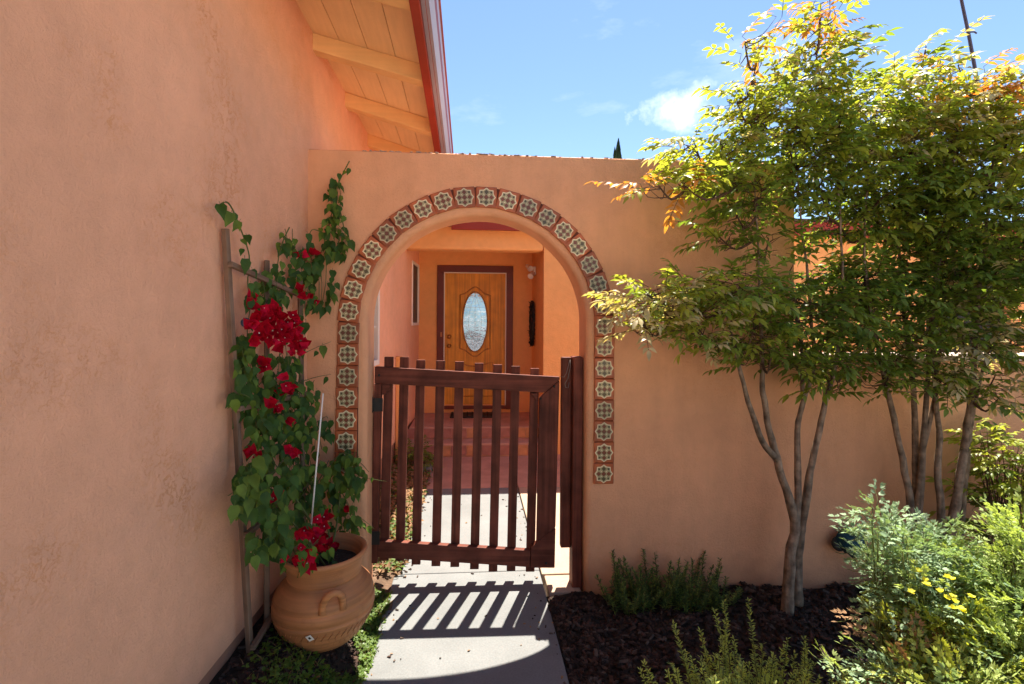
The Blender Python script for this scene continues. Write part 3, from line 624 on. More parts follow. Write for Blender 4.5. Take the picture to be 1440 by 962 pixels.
# bolt heads
for s, z in ((GL-.03, ztop(GL)-.05), (GL-.10, ztop(GL)-.115), (.02, ztop(0)-.045), (GL-.05, .11)):
    mb = MB(); c = G(s, z, -.038); mb.lathe([(0, .004), (.006, .003), (.007, 0)], 8); o = mb.obj('bolt', M_black, gate); o.matrix_local = TRS(c, Matrix.Rotation(pi/2, 3, 'X'))
for z in (.25, .95):
    mb = MB(); a = G(-.006, z, -.037); mb.box((a.x-.003, a.y-.004, z-.035), (a.x+.05, a.y, z+.035)); mb.tube([(a.x-.004, a.y-.004, z-.04), (a.x-.004, a.y-.004, z+.04)], .006, 6); mb.obj('hinge', M_black, gate)
post = thing('gate_post', 'dark brown gate post fixed against the right side of the arch', 'post')
mb = MB(); mb.box((.528, 2.655, -.03), (.580, 2.745, 1.207)); mb.obj('post_body', M_gate, post, bevel=.006)
mb = MB(); mb.box((.474, 2.70, .185), (.5275, 2.742, 1.203)); mb.obj('stop_board', M_gate, post, bevel=.006)
hk = thing('wire_latch', 'bent wire latch hooked over the gate post', 'latch')
c = W(800, 512, 2.69)
mb = MB(); mb.tube([(.466, 2.70, 1.10), (.485, 2.69, 1.098), (.498, 2.69, 1.12), (.512, 2.69, 1.18), (.516, 2.69, 1.19), (.517, 2.69, 1.15), (.505, 2.69, 1.09), (.490, 2.69, 1.065), (.492, 2.69, 1.045), (.507, 2.69, 1.04), (.512, 2.69, 1.07)], .0018, 5)
mb.obj('wire', mat('wire_grey', (.25, .22, .2), .4, metal=.8), hk)

# ================================================================= LEAF SHAPES
def leaf_geo(mb, M, Ln, Wd, m, fold=.25, droop=.2, heart=False):
    if heart: prof = [(0, .0), (.06, .6), (.28, 1.0), (.52, .80), (.76, .34), (1, 0)]
    else: prof = [(0, .0), (.28, .85), (.55, 1.0), (.82, .5), (1, 0)]
    n = len(prof); vs = []
    for (t, wd) in prof:
        z = -droop*Ln*t*t
        vs.append(M @ Vector((0, t*Ln, z)))
    for sgn in (-1, 1):
        for (t, wd) in prof[1:-1]:
            vs.append(M @ Vector((sgn*wd*Wd/2, t*Ln-(.06*Ln if heart and t < .1 else 0), -droop*Ln*t*t+fold*wd*Wd/2)))
    k = n-2; fs = []
    for side in (0, 1):
        o = n+side*k
        f = [(0, 1, o)]+[(j+1, j+2, o+j+1, o+j) for j in range(k-1)]+[(k, n-1, o+k-1)]
        if side: f = [g[::-1] for g in f]
        fs += f
    mb.add(vs, fs, m, True)
def E3(a, b, c): return (Matrix.Rotation(c, 3, 'Z') @ Matrix.Rotation(b, 3, 'Y') @ Matrix.Rotation(a, 3, 'X'))
# a spray of a nandina-like tree: thin rachis, paired narrow leaflets. local +Y = outwards
def spray_mesh(seed, mats, npair, Ln=.044, Wd=.0170, name='leaf_spray', droop=.12):
    r = random.Random(seed); mb = MB(); LL = .026*npair+.02
    pts = [(0, LL*t/6, -droop*LL*(t/6)**2) for t in range(7)]; mb.tube(pts, .0012, 3, 1)
    for k in range(npair):
        t = (k+.8)/(npair+.2); P0 = Vector((0, LL*t, -droop*LL*t*t)); s = 1-.25*abs(t-.45)
        for sg in (-1, 1):
            Mx = TRS(P0, E3(r.uniform(-.35, .25), sg*r.uniform(-.3, .5), -sg*r.uniform(.5, 1.15)))
            leaf_geo(mb, Mx, Ln*s*r.uniform(.65, 1.35), Wd*r.uniform(.85, 1.2), 0, .3, r.uniform(.2, .6))
    leaf_geo(mb, TRS(Vector(pts[-1]), E3(-.3, 0, 0)), Ln*1.1, Wd, 0, .3, .3)
    return mb.mesh(name, mats)
SP = {k: [spray_mesh(10*i+j, [m, M_twig], np_) for j, np_ in enumerate((3, 4, 3, 5))] for i, (k, m) in enumerate((('y', M_ly), ('g', M_lg), ('d', M_ld), ('o', M_lo), ('p', M_lp)))}
def scatter_sprays(root, clumps, seed, limit=300, partname='leaf_spray', stuffname='crown_foliage', spdict=SP, scale=(.75, 1.2), up=.25, dens=1.22):
    """clumps: (centre, radii vector, n, kinds string) ; returns spray positions"""
    r = random.Random(seed); items = []
    for (c, rad, n, kinds) in clumps:
        for _ in range(int(n*dens)):
            while True:
                q = Vector((r.uniform(-1, 1), r.uniform(-1, 1), r.uniform(-1, 1)))
                if q.length < 1: break
            p = c+Vector((q.x*rad.x, q.y*rad.y, q.z*rad.z))
            out = Vector((q.x+r.uniform(-.6, .6), q.y+r.uniform(-.6, .6), 0))
            if out.length < .05: out = Vector((1, 0, 0))
            yaw = atan2(-out.x, out.y); pitch = r.uniform(-.35, .55)+up*q.z
            M_ = TRS(p, Matrix.Rotation(yaw, 3, 'Z') @ Matrix.Rotation(pitch, 3, 'X') @ Matrix.Rotation(r.uniform(-.5, .5), 3, 'Y'), r.uniform(*scale))
            items.append((p.length, M_, r.choice(spdict[r.choice(kinds)]), p))
    items.sort(key=lambda t: t[0])
    cut = [items[i] for i in sorted(r.sample(range(len(items)), min(limit, len(items))))]
    ids = {id(t) for t in cut}; rest = MB(); mats = []; 
    for t in cut: link(partname, t[2], root, t[1])
    for t in items:
        if id(t) in ids: continue
        me = t[2]; idx = []
        for m in me.materials:
            if m not in mats: mats.append(m)
            idx.append(mats.index(m))
        o = len(rest.v); rest.v += [tuple(t[1] @ v.co) for v in me.vertices]
        for pl in me.polygons: rest.f.append(tuple(i+o for i in pl.vertices)); rest.m.append(idx[pl.material_index]); rest.sm.append(True)
    if rest.v: rest.obj(stuffname, mats, root, kind='stuff')
    return [t[3] for t in items]
def pc(px, py, rx, ry, Y, n, kinds, dY=.22):
    c = W(px, py, Y); k = Y/F*1.02; return (c, Vector((rx*k, dY, ry*k)), n, kinds)
def smoothpath(pts, n=4):
    pts = [Vector(p) for p in pts]; out = []
    for i in range(len(pts)-1):
        p0 = pts[max(i-1, 0)]; p1 = pts[i]; p2 = pts[i+1]; p3 = pts[min(i+2, len(pts)-1)]
        for k in range(n):
            t = k/n; out.append(.5*((2*p1)+(-p0+p2)*t+(2*p0-5*p1+4*p2-p3)*t*t+(-p0+3*p1-3*p2+p3)*t**3))
    out.append(pts[-1]); return out
def limb(mb, pxs, r0, r1, n=8):       # pxs: (px, py, Y)
    pts = smoothpath([W(*q) for q in pxs]); m = len(pts)
    pts = [p+Vector((noise.noise(p*9), noise.noise(p*9+Vector((5, 5, 5))), 0))*.006 for p in pts]
    mb.tube(pts, [r0+(r1-r0)*min(1, i/(m-1)*1.3) if i/(m-1) < .62 else max(.0025, (r0+(r1-r0)*.8)*(1-(i/(m-1)-.62)/.44)) for i in range(m)], n, 0, .10); return pts
def twigs(mb, limbs, targets, seed, frac=.5, r0=.0035):
    r = random.Random(seed); P_ = [p for l in limbs for p in l[len(l)//3:]]
    for t in targets:
        if r.random() > frac: continue
        best = min(P_, key=lambda p: (p-t).length+max(0, p.z-t.z)*1.5+r.uniform(0, .12))
        mid = best.lerp(t, .5)+Vector((r.uniform(-.03, .03), r.uniform(-.03, .03), -.02+r.uniform(-.02, .04)))
        mb.tube(smoothpath([best, mid, t], 3), [r0*(1-.75*i/6) for i in range(7)], 4, 1)

def tree(label, limbs_px, clumps, seed, base):
    root = thing('ornamental_tree', label, 'tree', 'small multi trunk trees in the mulch bed')
    mb = MB(); ls = []
    for (pp, r0, r1) in limbs_px: ls.append(limb(mb, pp, r0, r1))
    mb.obj('trunk', [M_bark, M_twig], root)
    pos = scatter_sprays(root, clumps, seed)
    # secondary branches: from the limbs to the clump centres, then twigs
    mb = MB(); mb.m_ = 0; P_ = [p for l in ls for p in l[len(l)//2:]]
    br = []
    for (c, rad, n, k) in sorted(clumps, key=lambda q: min((p-q[0]).length for p in P_)):
        if n < 6: continue
        best = min(P_, key=lambda p: (p-c).length+max(0, p.z-c.z)*2)
        mid = best.lerp(c, .55)+Vector((0, 0, -.05)); pts = smoothpath([best, mid, c+Vector((0, 0, rad.z*.3))], 4)
        mb.tube(pts, [.008*(1-.7*i/(len(pts)-1)) for i in range(len(pts))], 5, 1); br.append(pts); P_ += pts[4:]
    twigs(mb, br+ls, pos, seed+1, .55, .0026)
    mb.obj('branches', [M_bark, M_twig], root, kind='stuff'); return root

def z4(x, y, Y): return (1000+x/2.673, 500+y/2.673, Y)
T1 = [([z4(292, 990, 2.36), z4(297, 860, 2.36), z4(305, 740, 2.36), z4(322, 640, 2.37), z4(295, 530, 2.37), z4(250, 380, 2.36), z4(215, 240, 2.34), z4(192, 90, 2.32), z4(190, -60, 2.3), (1066, 360, 2.28), (1060, 260, 2.25)], .030, .010),
      ([z4(330, 930, 2.39), z4(330, 800, 2.40), z4(338, 690, 2.39), z4(352, 600, 2.38), z4(376, 430, 2.37), z4(408, 280, 2.36), z4(440, 130, 2.34), z4(468, 20, 2.33), (1185, 420, 2.3), (1180, 300, 2.28), (1165, 120, 2.26)], .025, .009),
      ([z4(325, 650, 2.37), z4(330, 480, 2.40), z4(326, 280, 2.41), z4(350, 160, 2.40), z4(385, 50, 2.38), (1140, 430, 2.35), (1125, 300, 2.3), (1115, 180, 2.25)], .018, .007),
      ([z4(250, 385, 2.36), z4(198, 318, 2.33), z4(150, 200, 2.30), z4(112, 60, 2.26), (1030, 470, 2.2), (1010, 400, 2.12)], .016, .007),
      ([z4(350, 165, 2.40), z4(345, 60, 2.38), (1125, 460, 2.33), (1110, 380, 2.3)], .012, .006)]
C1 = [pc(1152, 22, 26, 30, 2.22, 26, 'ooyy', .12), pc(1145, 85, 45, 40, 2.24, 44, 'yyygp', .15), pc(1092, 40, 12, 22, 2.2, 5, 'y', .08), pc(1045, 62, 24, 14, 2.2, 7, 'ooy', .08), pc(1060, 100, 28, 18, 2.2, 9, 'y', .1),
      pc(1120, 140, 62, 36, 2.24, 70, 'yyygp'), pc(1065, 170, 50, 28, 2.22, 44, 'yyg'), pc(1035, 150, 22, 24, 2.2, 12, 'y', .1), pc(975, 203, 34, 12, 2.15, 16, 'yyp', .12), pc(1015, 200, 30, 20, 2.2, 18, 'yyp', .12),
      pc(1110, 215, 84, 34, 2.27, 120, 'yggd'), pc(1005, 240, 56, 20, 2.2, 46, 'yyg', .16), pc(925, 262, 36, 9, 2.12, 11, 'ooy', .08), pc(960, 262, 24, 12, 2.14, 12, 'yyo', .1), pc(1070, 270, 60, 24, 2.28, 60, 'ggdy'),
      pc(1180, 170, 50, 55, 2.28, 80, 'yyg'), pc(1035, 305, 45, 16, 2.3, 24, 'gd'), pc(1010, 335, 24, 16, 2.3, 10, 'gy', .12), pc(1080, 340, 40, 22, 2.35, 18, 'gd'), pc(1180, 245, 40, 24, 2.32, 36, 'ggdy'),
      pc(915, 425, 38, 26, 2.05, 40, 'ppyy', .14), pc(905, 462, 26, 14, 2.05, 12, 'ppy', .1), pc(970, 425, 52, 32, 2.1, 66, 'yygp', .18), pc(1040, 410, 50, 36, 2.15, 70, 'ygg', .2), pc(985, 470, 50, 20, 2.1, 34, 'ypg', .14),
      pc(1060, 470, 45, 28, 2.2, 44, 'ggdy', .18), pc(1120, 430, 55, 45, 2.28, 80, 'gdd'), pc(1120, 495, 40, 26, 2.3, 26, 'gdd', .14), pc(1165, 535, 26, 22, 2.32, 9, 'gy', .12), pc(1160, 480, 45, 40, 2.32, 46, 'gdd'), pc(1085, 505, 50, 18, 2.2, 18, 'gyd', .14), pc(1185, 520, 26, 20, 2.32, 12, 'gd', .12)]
tree('small tree nearest the arch with grey split trunk and yellow green leaves', T1, C1, 11, None)
T2 = [([z4(765, 900, 2.40), z4(760, 620, 2.40), z4(738, 470, 2.38), z4(700, 280, 2.36), z4(650, 60, 2.34), (1225, 440, 2.3), (1215, 330, 2.28), (1225, 180, 2.25)], .021, .008),
      ([z4(775, 900, 2.43), z4(772, 600, 2.44), z4(772, 400, 2.44), z4(762, 120, 2.42), (1270, 430, 2.4), (1262, 300, 2.35), (1270, 150, 2.3)], .022, .008),
      ([z4(790, 900, 2.42), z4(785, 600, 2.41), z4(798, 350, 2.40), z4(812, 120, 2.38), (1310, 430, 2.35), (1320, 300, 2.3)], .022, .008),
      ([z4(798, 350, 2.40), z4(835, 180, 2.38), z4(850, 60, 2.36), (1335, 420, 2.3)], .013, .006)]
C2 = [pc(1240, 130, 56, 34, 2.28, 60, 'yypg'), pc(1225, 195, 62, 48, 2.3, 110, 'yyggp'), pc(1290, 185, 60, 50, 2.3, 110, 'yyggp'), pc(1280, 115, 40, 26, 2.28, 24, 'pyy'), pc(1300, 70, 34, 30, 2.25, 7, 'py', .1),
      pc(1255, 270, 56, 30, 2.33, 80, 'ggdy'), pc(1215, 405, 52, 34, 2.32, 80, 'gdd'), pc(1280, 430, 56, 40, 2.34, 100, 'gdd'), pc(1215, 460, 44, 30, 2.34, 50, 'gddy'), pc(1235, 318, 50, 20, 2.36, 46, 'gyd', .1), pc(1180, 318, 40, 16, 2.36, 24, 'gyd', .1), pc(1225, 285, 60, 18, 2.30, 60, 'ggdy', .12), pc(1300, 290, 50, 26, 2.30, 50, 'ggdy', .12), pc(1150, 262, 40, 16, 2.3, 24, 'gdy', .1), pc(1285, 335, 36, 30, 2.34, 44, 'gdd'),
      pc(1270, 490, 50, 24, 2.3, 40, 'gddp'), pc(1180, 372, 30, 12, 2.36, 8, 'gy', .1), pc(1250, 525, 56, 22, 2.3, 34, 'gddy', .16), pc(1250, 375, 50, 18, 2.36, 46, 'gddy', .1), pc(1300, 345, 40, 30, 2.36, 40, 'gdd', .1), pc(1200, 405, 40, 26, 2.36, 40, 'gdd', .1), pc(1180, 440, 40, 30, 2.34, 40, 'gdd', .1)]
tree('middle tree with a tight bundle of dark trunks rising behind the grey green shrub', T2, C2, 22, None)
T3 = [([z4(880, 900, 2.38), z4(868, 600, 2.38), z4(856, 450, 2.37), z4(860, 300, 2.36), z4(845, 150, 2.35), (1312, 430, 2.3), (1330, 300, 2.26), (1345, 180, 2.2)], .020, .008),
      ([z4(900, 900, 2.36), z4(905, 690, 2.36), z4(930, 500, 2.34), z4(960, 300, 2.32), z4(985, 100, 2.3), (1375, 420, 2.25), (1390, 280, 2.2), (1400, 150, 2.15)], .026, .009),
      ([z4(950, 900, 2.40), z4(942, 680, 2.40), z4(955, 500, 2.38), z4(972, 340, 2.36), z4(990, 180, 2.34), (1400, 450, 2.3), (1440, 300, 2.25)], .018, .007)]
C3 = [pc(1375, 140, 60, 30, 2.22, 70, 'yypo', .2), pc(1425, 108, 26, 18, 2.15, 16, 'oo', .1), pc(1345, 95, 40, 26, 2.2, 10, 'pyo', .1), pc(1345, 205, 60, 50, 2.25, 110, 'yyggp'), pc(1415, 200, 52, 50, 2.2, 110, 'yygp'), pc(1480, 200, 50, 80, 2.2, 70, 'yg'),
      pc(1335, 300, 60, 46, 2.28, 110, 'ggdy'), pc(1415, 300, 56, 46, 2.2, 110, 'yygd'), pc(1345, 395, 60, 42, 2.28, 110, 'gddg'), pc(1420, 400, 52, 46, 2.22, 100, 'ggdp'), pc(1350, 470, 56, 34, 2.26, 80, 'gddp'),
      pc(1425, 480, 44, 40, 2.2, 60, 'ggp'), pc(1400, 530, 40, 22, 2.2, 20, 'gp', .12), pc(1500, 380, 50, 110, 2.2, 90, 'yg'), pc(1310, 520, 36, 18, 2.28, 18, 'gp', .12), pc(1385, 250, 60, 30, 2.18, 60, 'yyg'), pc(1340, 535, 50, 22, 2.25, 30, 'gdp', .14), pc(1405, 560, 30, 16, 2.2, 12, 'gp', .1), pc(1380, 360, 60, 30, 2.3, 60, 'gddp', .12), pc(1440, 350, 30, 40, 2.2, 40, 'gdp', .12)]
tree('rightmost tree with two dark crossing trunks and orange tipped top leaves', T3, C3, 33, None)

# ================================================================= MULCH, SOIL COVER, GRASS
mb = MB(); r = random.Random(5)
for k in range(15000):
    y = 2.60-1.75*r.random(); x = PX1+.01+(3.2*r.random()**1.15)*(.4+.6*y/2.6)
    z = zbed(x, y); a, b, c_ = r.uniform(.006, .026), r.uniform(.004, .011), r.uniform(.002, .006)
    M_ = TRS(Vector((x, y, z+.004+r.random()*.010)), E3(r.uniform(-.5, .5), r.uniform(-.5, .5), r.uniform(0, 6.3)))
    vs = [M_ @ Vector(q) for q in ((-a, -b*.7, -c_), (a*.8, -b, -c_), (a, b*.6, -c_), (-a*.7, b, -c_), (-a*.9, -b*.5, c_), (a*.7, -b*.8, c_*.6), (a*.9, b*.5, c_), (-a*.6, b*.8, c_*.7))]
    mb.hexa(vs, r.choices((0, 1, 2), (6, 4, 1))[0])
mb.obj('bark_mulch', M_chip, kind='stuff', label='dark bark mulch covering the bed below the trees', category='mulch')
mb = MB()
for k in range(2600):
    y = r.uniform(1.0, 2.58); x = r.uniform(wallx(y)+.01, PX0-.02); z = zleft(x, y); a = r.uniform(.004, .016); b = a*r.uniform(.3, .7); c_ = .003
    M_ = TRS(Vector((x, y, z+.004)), E3(r.uniform(-.5, .5), r.uniform(-.5, .5), r.uniform(0, 6.3)))
    mb.box((-a, -b, -c_), (a, b, c_), r.choices((0, 1, 2), (6, 4, 1))[0], M_)
mb.obj('soil_litter', M_chip, kind='stuff', label='dark soil crumbs and bark by the house footing', category='soil litter')
def clover(mb, p, s, r, m):       # a few small rounded leaves and a stem
    for k in range(3):
        M_ = TRS(p, E3(r.uniform(-.2, .7), r.uniform(-.4, .4), r.uniform(0, 6.3)), s); leaf_geo(mb, M_, 1.0, .75, m, .2, .25)
mb = MB()
def in_pot(x, y): return (x+.58)**2+(y-2.10)**2 < .135**2
for k in range(7500):
    y = r.uniform(1.25, 2.66); x = PX0+.03-abs(r.gauss(0, .16)); 
    if x < wallx(y)+.05 or in_pot(x, y): continue
    if y > 2.55 and x < -.53: continue
    edge = PX0+.012+.022*nz(0, y, 9)
    if x > edge: x = edge
    z = zleft(x, y)
    if r.random() < .55: clover(mb, Vector((x, y, z+r.uniform(.005, .03))), r.uniform(.009, .018), r, r.choice((0, 0, 1)))
    else:
        h_ = r.uniform(.02, .055); d = Vector((r.uniform(-.6, .6), r.uniform(-.6, .6), 1)).normalized()*h_; s_ = Vector((r.uniform(-1, 1), r.uniform(-1, 1), 0)).normalized()*.0016
        p = Vector((x, y, z)); mb.add([p-s_, p+s_, p+d*.6+s_*.7, p+d+Vector((d.x, d.y, 0))*.5, p+d*.6-s_*.7], [(0, 1, 2, 3, 4)], r.choice((0, 0, 1, 2)))
mb.obj('ground_cover', [M_grass, leafm('clover_leaf', (.13, .20, .03)), M_dry], kind='stuff', label='low green grass and clover between the clay pot and the concrete walk', category='grass')
mb = MB()
for k in range(4200):
    y = r.uniform(2.82, 5.15); x = r.uniform(wallx(y)+.01, -.37+.02*nz(0, y, 5)); z = .02+.03*max(0, (-.4-x)/.3)
    if r.random() < .5 and y < 3.5: clover(mb, Vector((x, y, z+r.uniform(0, .03))), r.uniform(.010, .02), r, 0)
    else: leaf_geo(mb, TRS(Vector((x, y, z+r.uniform(0, .03))), E3(r.uniform(-.8, .8), r.uniform(-.8, .8), r.uniform(0, 6.3))), r.uniform(.02, .05), r.uniform(.012, .025), r.choice((1, 1, 1, 0)), .3, .3)
mb.obj('leaf_litter', [M_grass, M_dry], kind='stuff', label='dry fallen leaves and weeds in the strip behind the gate', category='leaf litter')

mb = MB()
for k in range(170):
    y = r.uniform(1.3, 4.2); e = r.random()**2.2*.12; x = (PX1-.012-e) if r.random() < .55 else (PX0+.03+e)
    if y > 2.8: x = max(x, -.36)
    if r.random() < .25: x = r.uniform(-.36, .36)
    a = r.uniform(.002, .009); M_ = TRS(Vector((x, y, .003)), E3(r.uniform(-.3, .3), r.uniform(-.3, .3), r.uniform(0, 6.3)))
    if r.random() < .35: leaf_geo(mb, M_, a*2.5, a*1.4, 3, .3, .3)
    else: mb.box((-a, -a*.5, -.001), (a, a*.5, .002), r.choice((0, 1, 2)), M_)
mb.obj('path_litter', M_chip+[M_dry], kind='stuff', label='stray bark crumbs and dry leaflets scattered on the concrete walk', category='litter')
# ================================================================= SHRUBS
def upright(mb, base, h, r, lean, leafL, leafW, dens, ms, mstem=2, whorl=2):
    d = Vector((lean[0], lean[1], 1)).normalized(); curve = Vector((r.uniform(-.15, .15), r.uniform(-.15, .15), 0))*h
    pts = [base+d*h*t/5+curve*(t/5)**2 for t in range(6)]; mb.tube(pts, [.003*(1-.6*t/5) for t in range(6)], 4, mstem)
    n = int(h*dens)
    for k in range(n):
        t = .12+.88*k/n; i = min(4, int(t*5)); p = pts[i].lerp(pts[i+1], t*5-i)
        s = (1-.45*t)
        for j in range(whorl):
            a = r.uniform(0, 2*pi); M_ = TRS(p, Matrix.Rotation(a, 3, 'Z') @ Matrix.Rotation(r.uniform(.15, 1.0), 3, 'X'), 1)
            leaf_geo(mb, M_, leafL*s*r.uniform(.7, 1.2), leafW, r.choice(ms), .15, .1)
def herb(name, label, cat, spots, seed, hr, leafL, leafW, dens, mats, ms, group=None):
    root = thing(name, label, cat, group); rr = random.Random(seed); mbs = MB()
    for (bx, by, n, rad, hs) in spots:
        for k in range(n):
            a = rr.uniform(0, 6.28); q = sqrt(rr.random())*rad; b = Vector((bx+q*cos(a), by+q*sin(a)*.7, zbed(bx, by)-.01))
            upright(mbs, b, rr.uniform(*hr)*hs, rr, (cos(a)*q/rad*.5+rr.uniform(-.12, .12), sin(a)*q/rad*.5+rr.uniform(-.12, .12)), leafL, leafW, dens, ms)
    mbs.obj('foliage', mats, root, kind='stuff'); return root
pA = W(905, 850, 2.45).x; pB = W(985, 850, 2.47).x
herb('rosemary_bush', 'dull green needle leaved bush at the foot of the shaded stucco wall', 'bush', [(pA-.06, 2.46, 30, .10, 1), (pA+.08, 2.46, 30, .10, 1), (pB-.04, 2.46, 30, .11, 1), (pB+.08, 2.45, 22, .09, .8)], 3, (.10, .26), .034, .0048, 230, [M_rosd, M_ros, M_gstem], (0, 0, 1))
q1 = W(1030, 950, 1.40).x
herb('rosemary_bush', 'bright sunlit needle leaved bush at the bottom edge of the mulch bed', 'bush', [(q1-.02, 1.36, 75, .09, .88), (q1+.07, 1.40, 80, .10, 1.0), (q1+.17, 1.40, 60, .09, .86), (q1+.10, 1.28, 50, .12, .8)], 4, (.32, .53), .025, .0045, 210, [leafm('needle_leaf_sunlit', (.55, .62, .14), .45, .6), M_rue2, M_gstem], (0, 0, 1))  # sunlight on the needles is put into this bush's brighter leaf colour
# rue-like shrubs
def rue_spray(seed, mats, dens=9, Ln=.026, Wd=.0078):
    rr = random.Random(seed); mb = MB(); LL = .13
    pts = [(0, LL*t/5, .02*sin(t)) for t in range(6)]; mb.tube(pts, .0014, 3, 1)
    for k in range(dens):
        t = (k+1)/(dens+.5); P0 = Vector((0, LL*t, .01))
        for sg in (-1, 1):
            a = E3(rr.uniform(-.2, .6), rr.uniform(-.5, .5), -sg*rr.uniform(.5, 1.1)); ln_ = Ln*(1-.4*t)*1.5
            for d in (-.5, 0, .5):
                leaf_geo(mb, TRS(P0+a @ Vector((0, ln_*.5, 0)), a @ Matrix.Rotation(d, 3, 'Z') @ Matrix.Rotation(rr.uniform(-.3, .3), 3, 'Y')), Ln*rr.uniform(.7, 1.1), Wd, 0, .15, .1)
    leaf_geo(mb, TRS(Vector(pts[-1]), E3(.1, 0, 0)), Ln, Wd, 0, .15, .1)
    return mb.mesh('leaf_spray', mats)
RU = {k: [rue_spray(50+10*i+j, [m, M_gstem], 6) for j in range(3)] for i, (k, m) in enumerate((('r', M_rue), ('w', M_rue2), ('k', M_ly), ('b', M_dry)))}
def rue(label, clumps, seed, base, flowers=()):
    root = thing('rue_shrub', label, 'shrub'); pos = scatter_sprays(root, clumps, seed, 300, 'leaf_spray', 'foliage', RU, (.36, .66), 1.2, 1.45)
    mb = MB(); rr = random.Random(seed)
    for p in rr.sample(pos, min(90, len(pos))):
        b = Vector((base[0]+rr.uniform(-.08, .08), base[1]+rr.uniform(-.08, .08), -.02)); mid = b.lerp(p, .5)+Vector((rr.uniform(-.03, .03), rr.uniform(-.03, .03), .05))
        mb.tube(smoothpath([b, mid, p], 3), [.005*(1-.7*i/6) for i in range(7)], 4)
    mb.obj('stems', M_gstem, root, kind='stuff')
    for (px, py, Y, n) in flowers:
        c = W(px, py, Y)
        for k in range(n):
            mf = MB(); p = c+Vector((rr.gauss(0, .018), rr.gauss(0, .018), rr.gauss(0, .012))); a0_ = rr.random()*6
            for j in range(5): leaf_geo(mf, TRS(p, Matrix.Rotation(a0_+j*1.257, 3, 'Z') @ Matrix.Rotation(rr.uniform(0, .8), 3, 'X')), .0095, .009, 0, .3, -.2)
            mf.obj('flower', M_yf, root)
    return root
def pq(px, py, rx, ry, Y, n, k, dY=.2): return pc(px+(18 if px < 1330 else 4), py+20, rx*.8, ry*.85, Y*.88, n, k, dY*.8)
rue('grey green feathery shrub with yellow flowers in front of the middle trees', [pq(1235, 745, 30, 28, 1.36, 26, 'rr', .10), pq(1275, 760, 40, 30, 1.38, 40, 'rr', .12), pq(1255, 800, 50, 36, 1.34, 60, 'rrw', .14), pq(1320, 800, 50, 30, 1.36, 60, 'rrw', .14), pq(1300, 860, 70, 44, 1.3, 90, 'rwkr', .16),
    pq(1370, 830, 40, 34, 1.34, 50, 'rw', .14), pq(1290, 930, 80, 44, 1.22, 90, 'rrwb', .16), pq(1225, 715, 14, 10, 1.36, 6, 'r', .06), pq(1230, 860, 26, 14, 1.3, 8, 'bk', .08), pq(1185, 945, 26, 16, 1.2, 12, 'rw', .08), pq(1212, 700, 8, 10, 1.36, 5, 'r', .04), pq(1300, 735, 20, 10, 1.36, 8, 'r', .06), pq(1345, 770, 16, 14, 1.36, 9, 'rw', .06), pq(1375, 900, 50, 50, 1.22, 60, 'wrk', .14)], 61, (1.05, 1.20),
    ((1330, 825, 1.02, 3), (1300, 830, 1.02, 3), (1350, 850, 1.02, 5), (1322, 815, 1.02, 4)))
rue('pale lime feathery shrub filling the lower right corner', [pq(1430, 750, 30, 50, 1.30, 60, 'ww', .14), pq(1420, 830, 36, 40, 1.22, 70, 'wwr', .14), pq(1430, 910, 46, 44, 1.14, 80, 'wwk', .14), pq(1480, 820, 40, 90, 1.2, 70, 'w', .14), pq(1400, 780, 18, 30, 1.30, 20, 'w', .1), pq(1350, 950, 60, 24, 1.10, 40, 'wk', .1)], 62, (1.30, 1.12))
sh = thing('leafy_shrub', 'yellow green shrub standing behind the rightmost trunks against the low wall', 'shrub')
cl = [pc(1410, 640, 30, 34, 2.35, 44, 'yyg', .12), pc(1400, 700, 26, 30, 2.35, 36, 'ygg', .12), pc(1440, 660, 30, 60, 2.35, 60, 'yyg', .12), pc(1425, 740, 30, 30, 2.32, 30, 'yg', .12), pc(1390, 600, 14, 16, 2.35, 8, 'y', .08)]
pos = scatter_sprays(sh, cl, 71); mb = MB()
for p in random.Random(3).sample(pos, 60):
    b = Vector((W(1410, 800, 2.35).x+R.uniform(-.06, .06), 2.35, -.02)); mb.tube(smoothpath([b, b.lerp(p, .5)+Vector((R.uniform(-.03, .03), 0, .05)), p], 3), [.004*(1-.7*i/6) for i in range(7)], 4)
mb.obj('stems', M_twig, sh, kind='stuff')
# small dark shrub at the far end of the courtyard strip, and edging block
cs = thing('courtyard_shrub', 'small dark green shrub by the porch steps seen through the gate', 'shrub')
c0 = Vector((-.53, 4.85, .13)); SPs = {'d': SP['d'], 'g': SP['g']}
scatter_sprays(cs, [(c0, Vector((.13, .18, .12)), 90, 'ddg')], 81, 300, spdict=SPs, scale=(.5, .9)); mb = MB()
for k in range(8): mb.tube([c0+Vector((0, 0, -.14)), c0+Vector((R.uniform(-.1, .1), R.uniform(-.1, .1), R.uniform(0, .1)))], .003, 4)
mb.obj('stems', M_twig, cs, kind='stuff')
eb = thing('edging_block', 'pale edging block at the end of the leaf strip behind the gate', 'block')
p = W(603, 656, 4.7); mb = MB(); mb.box((p.x-.05, 4.66, -.02), (p.x+.03, 4.82, .055)); mb.obj('block', M_conc, eb, bevel=.008)

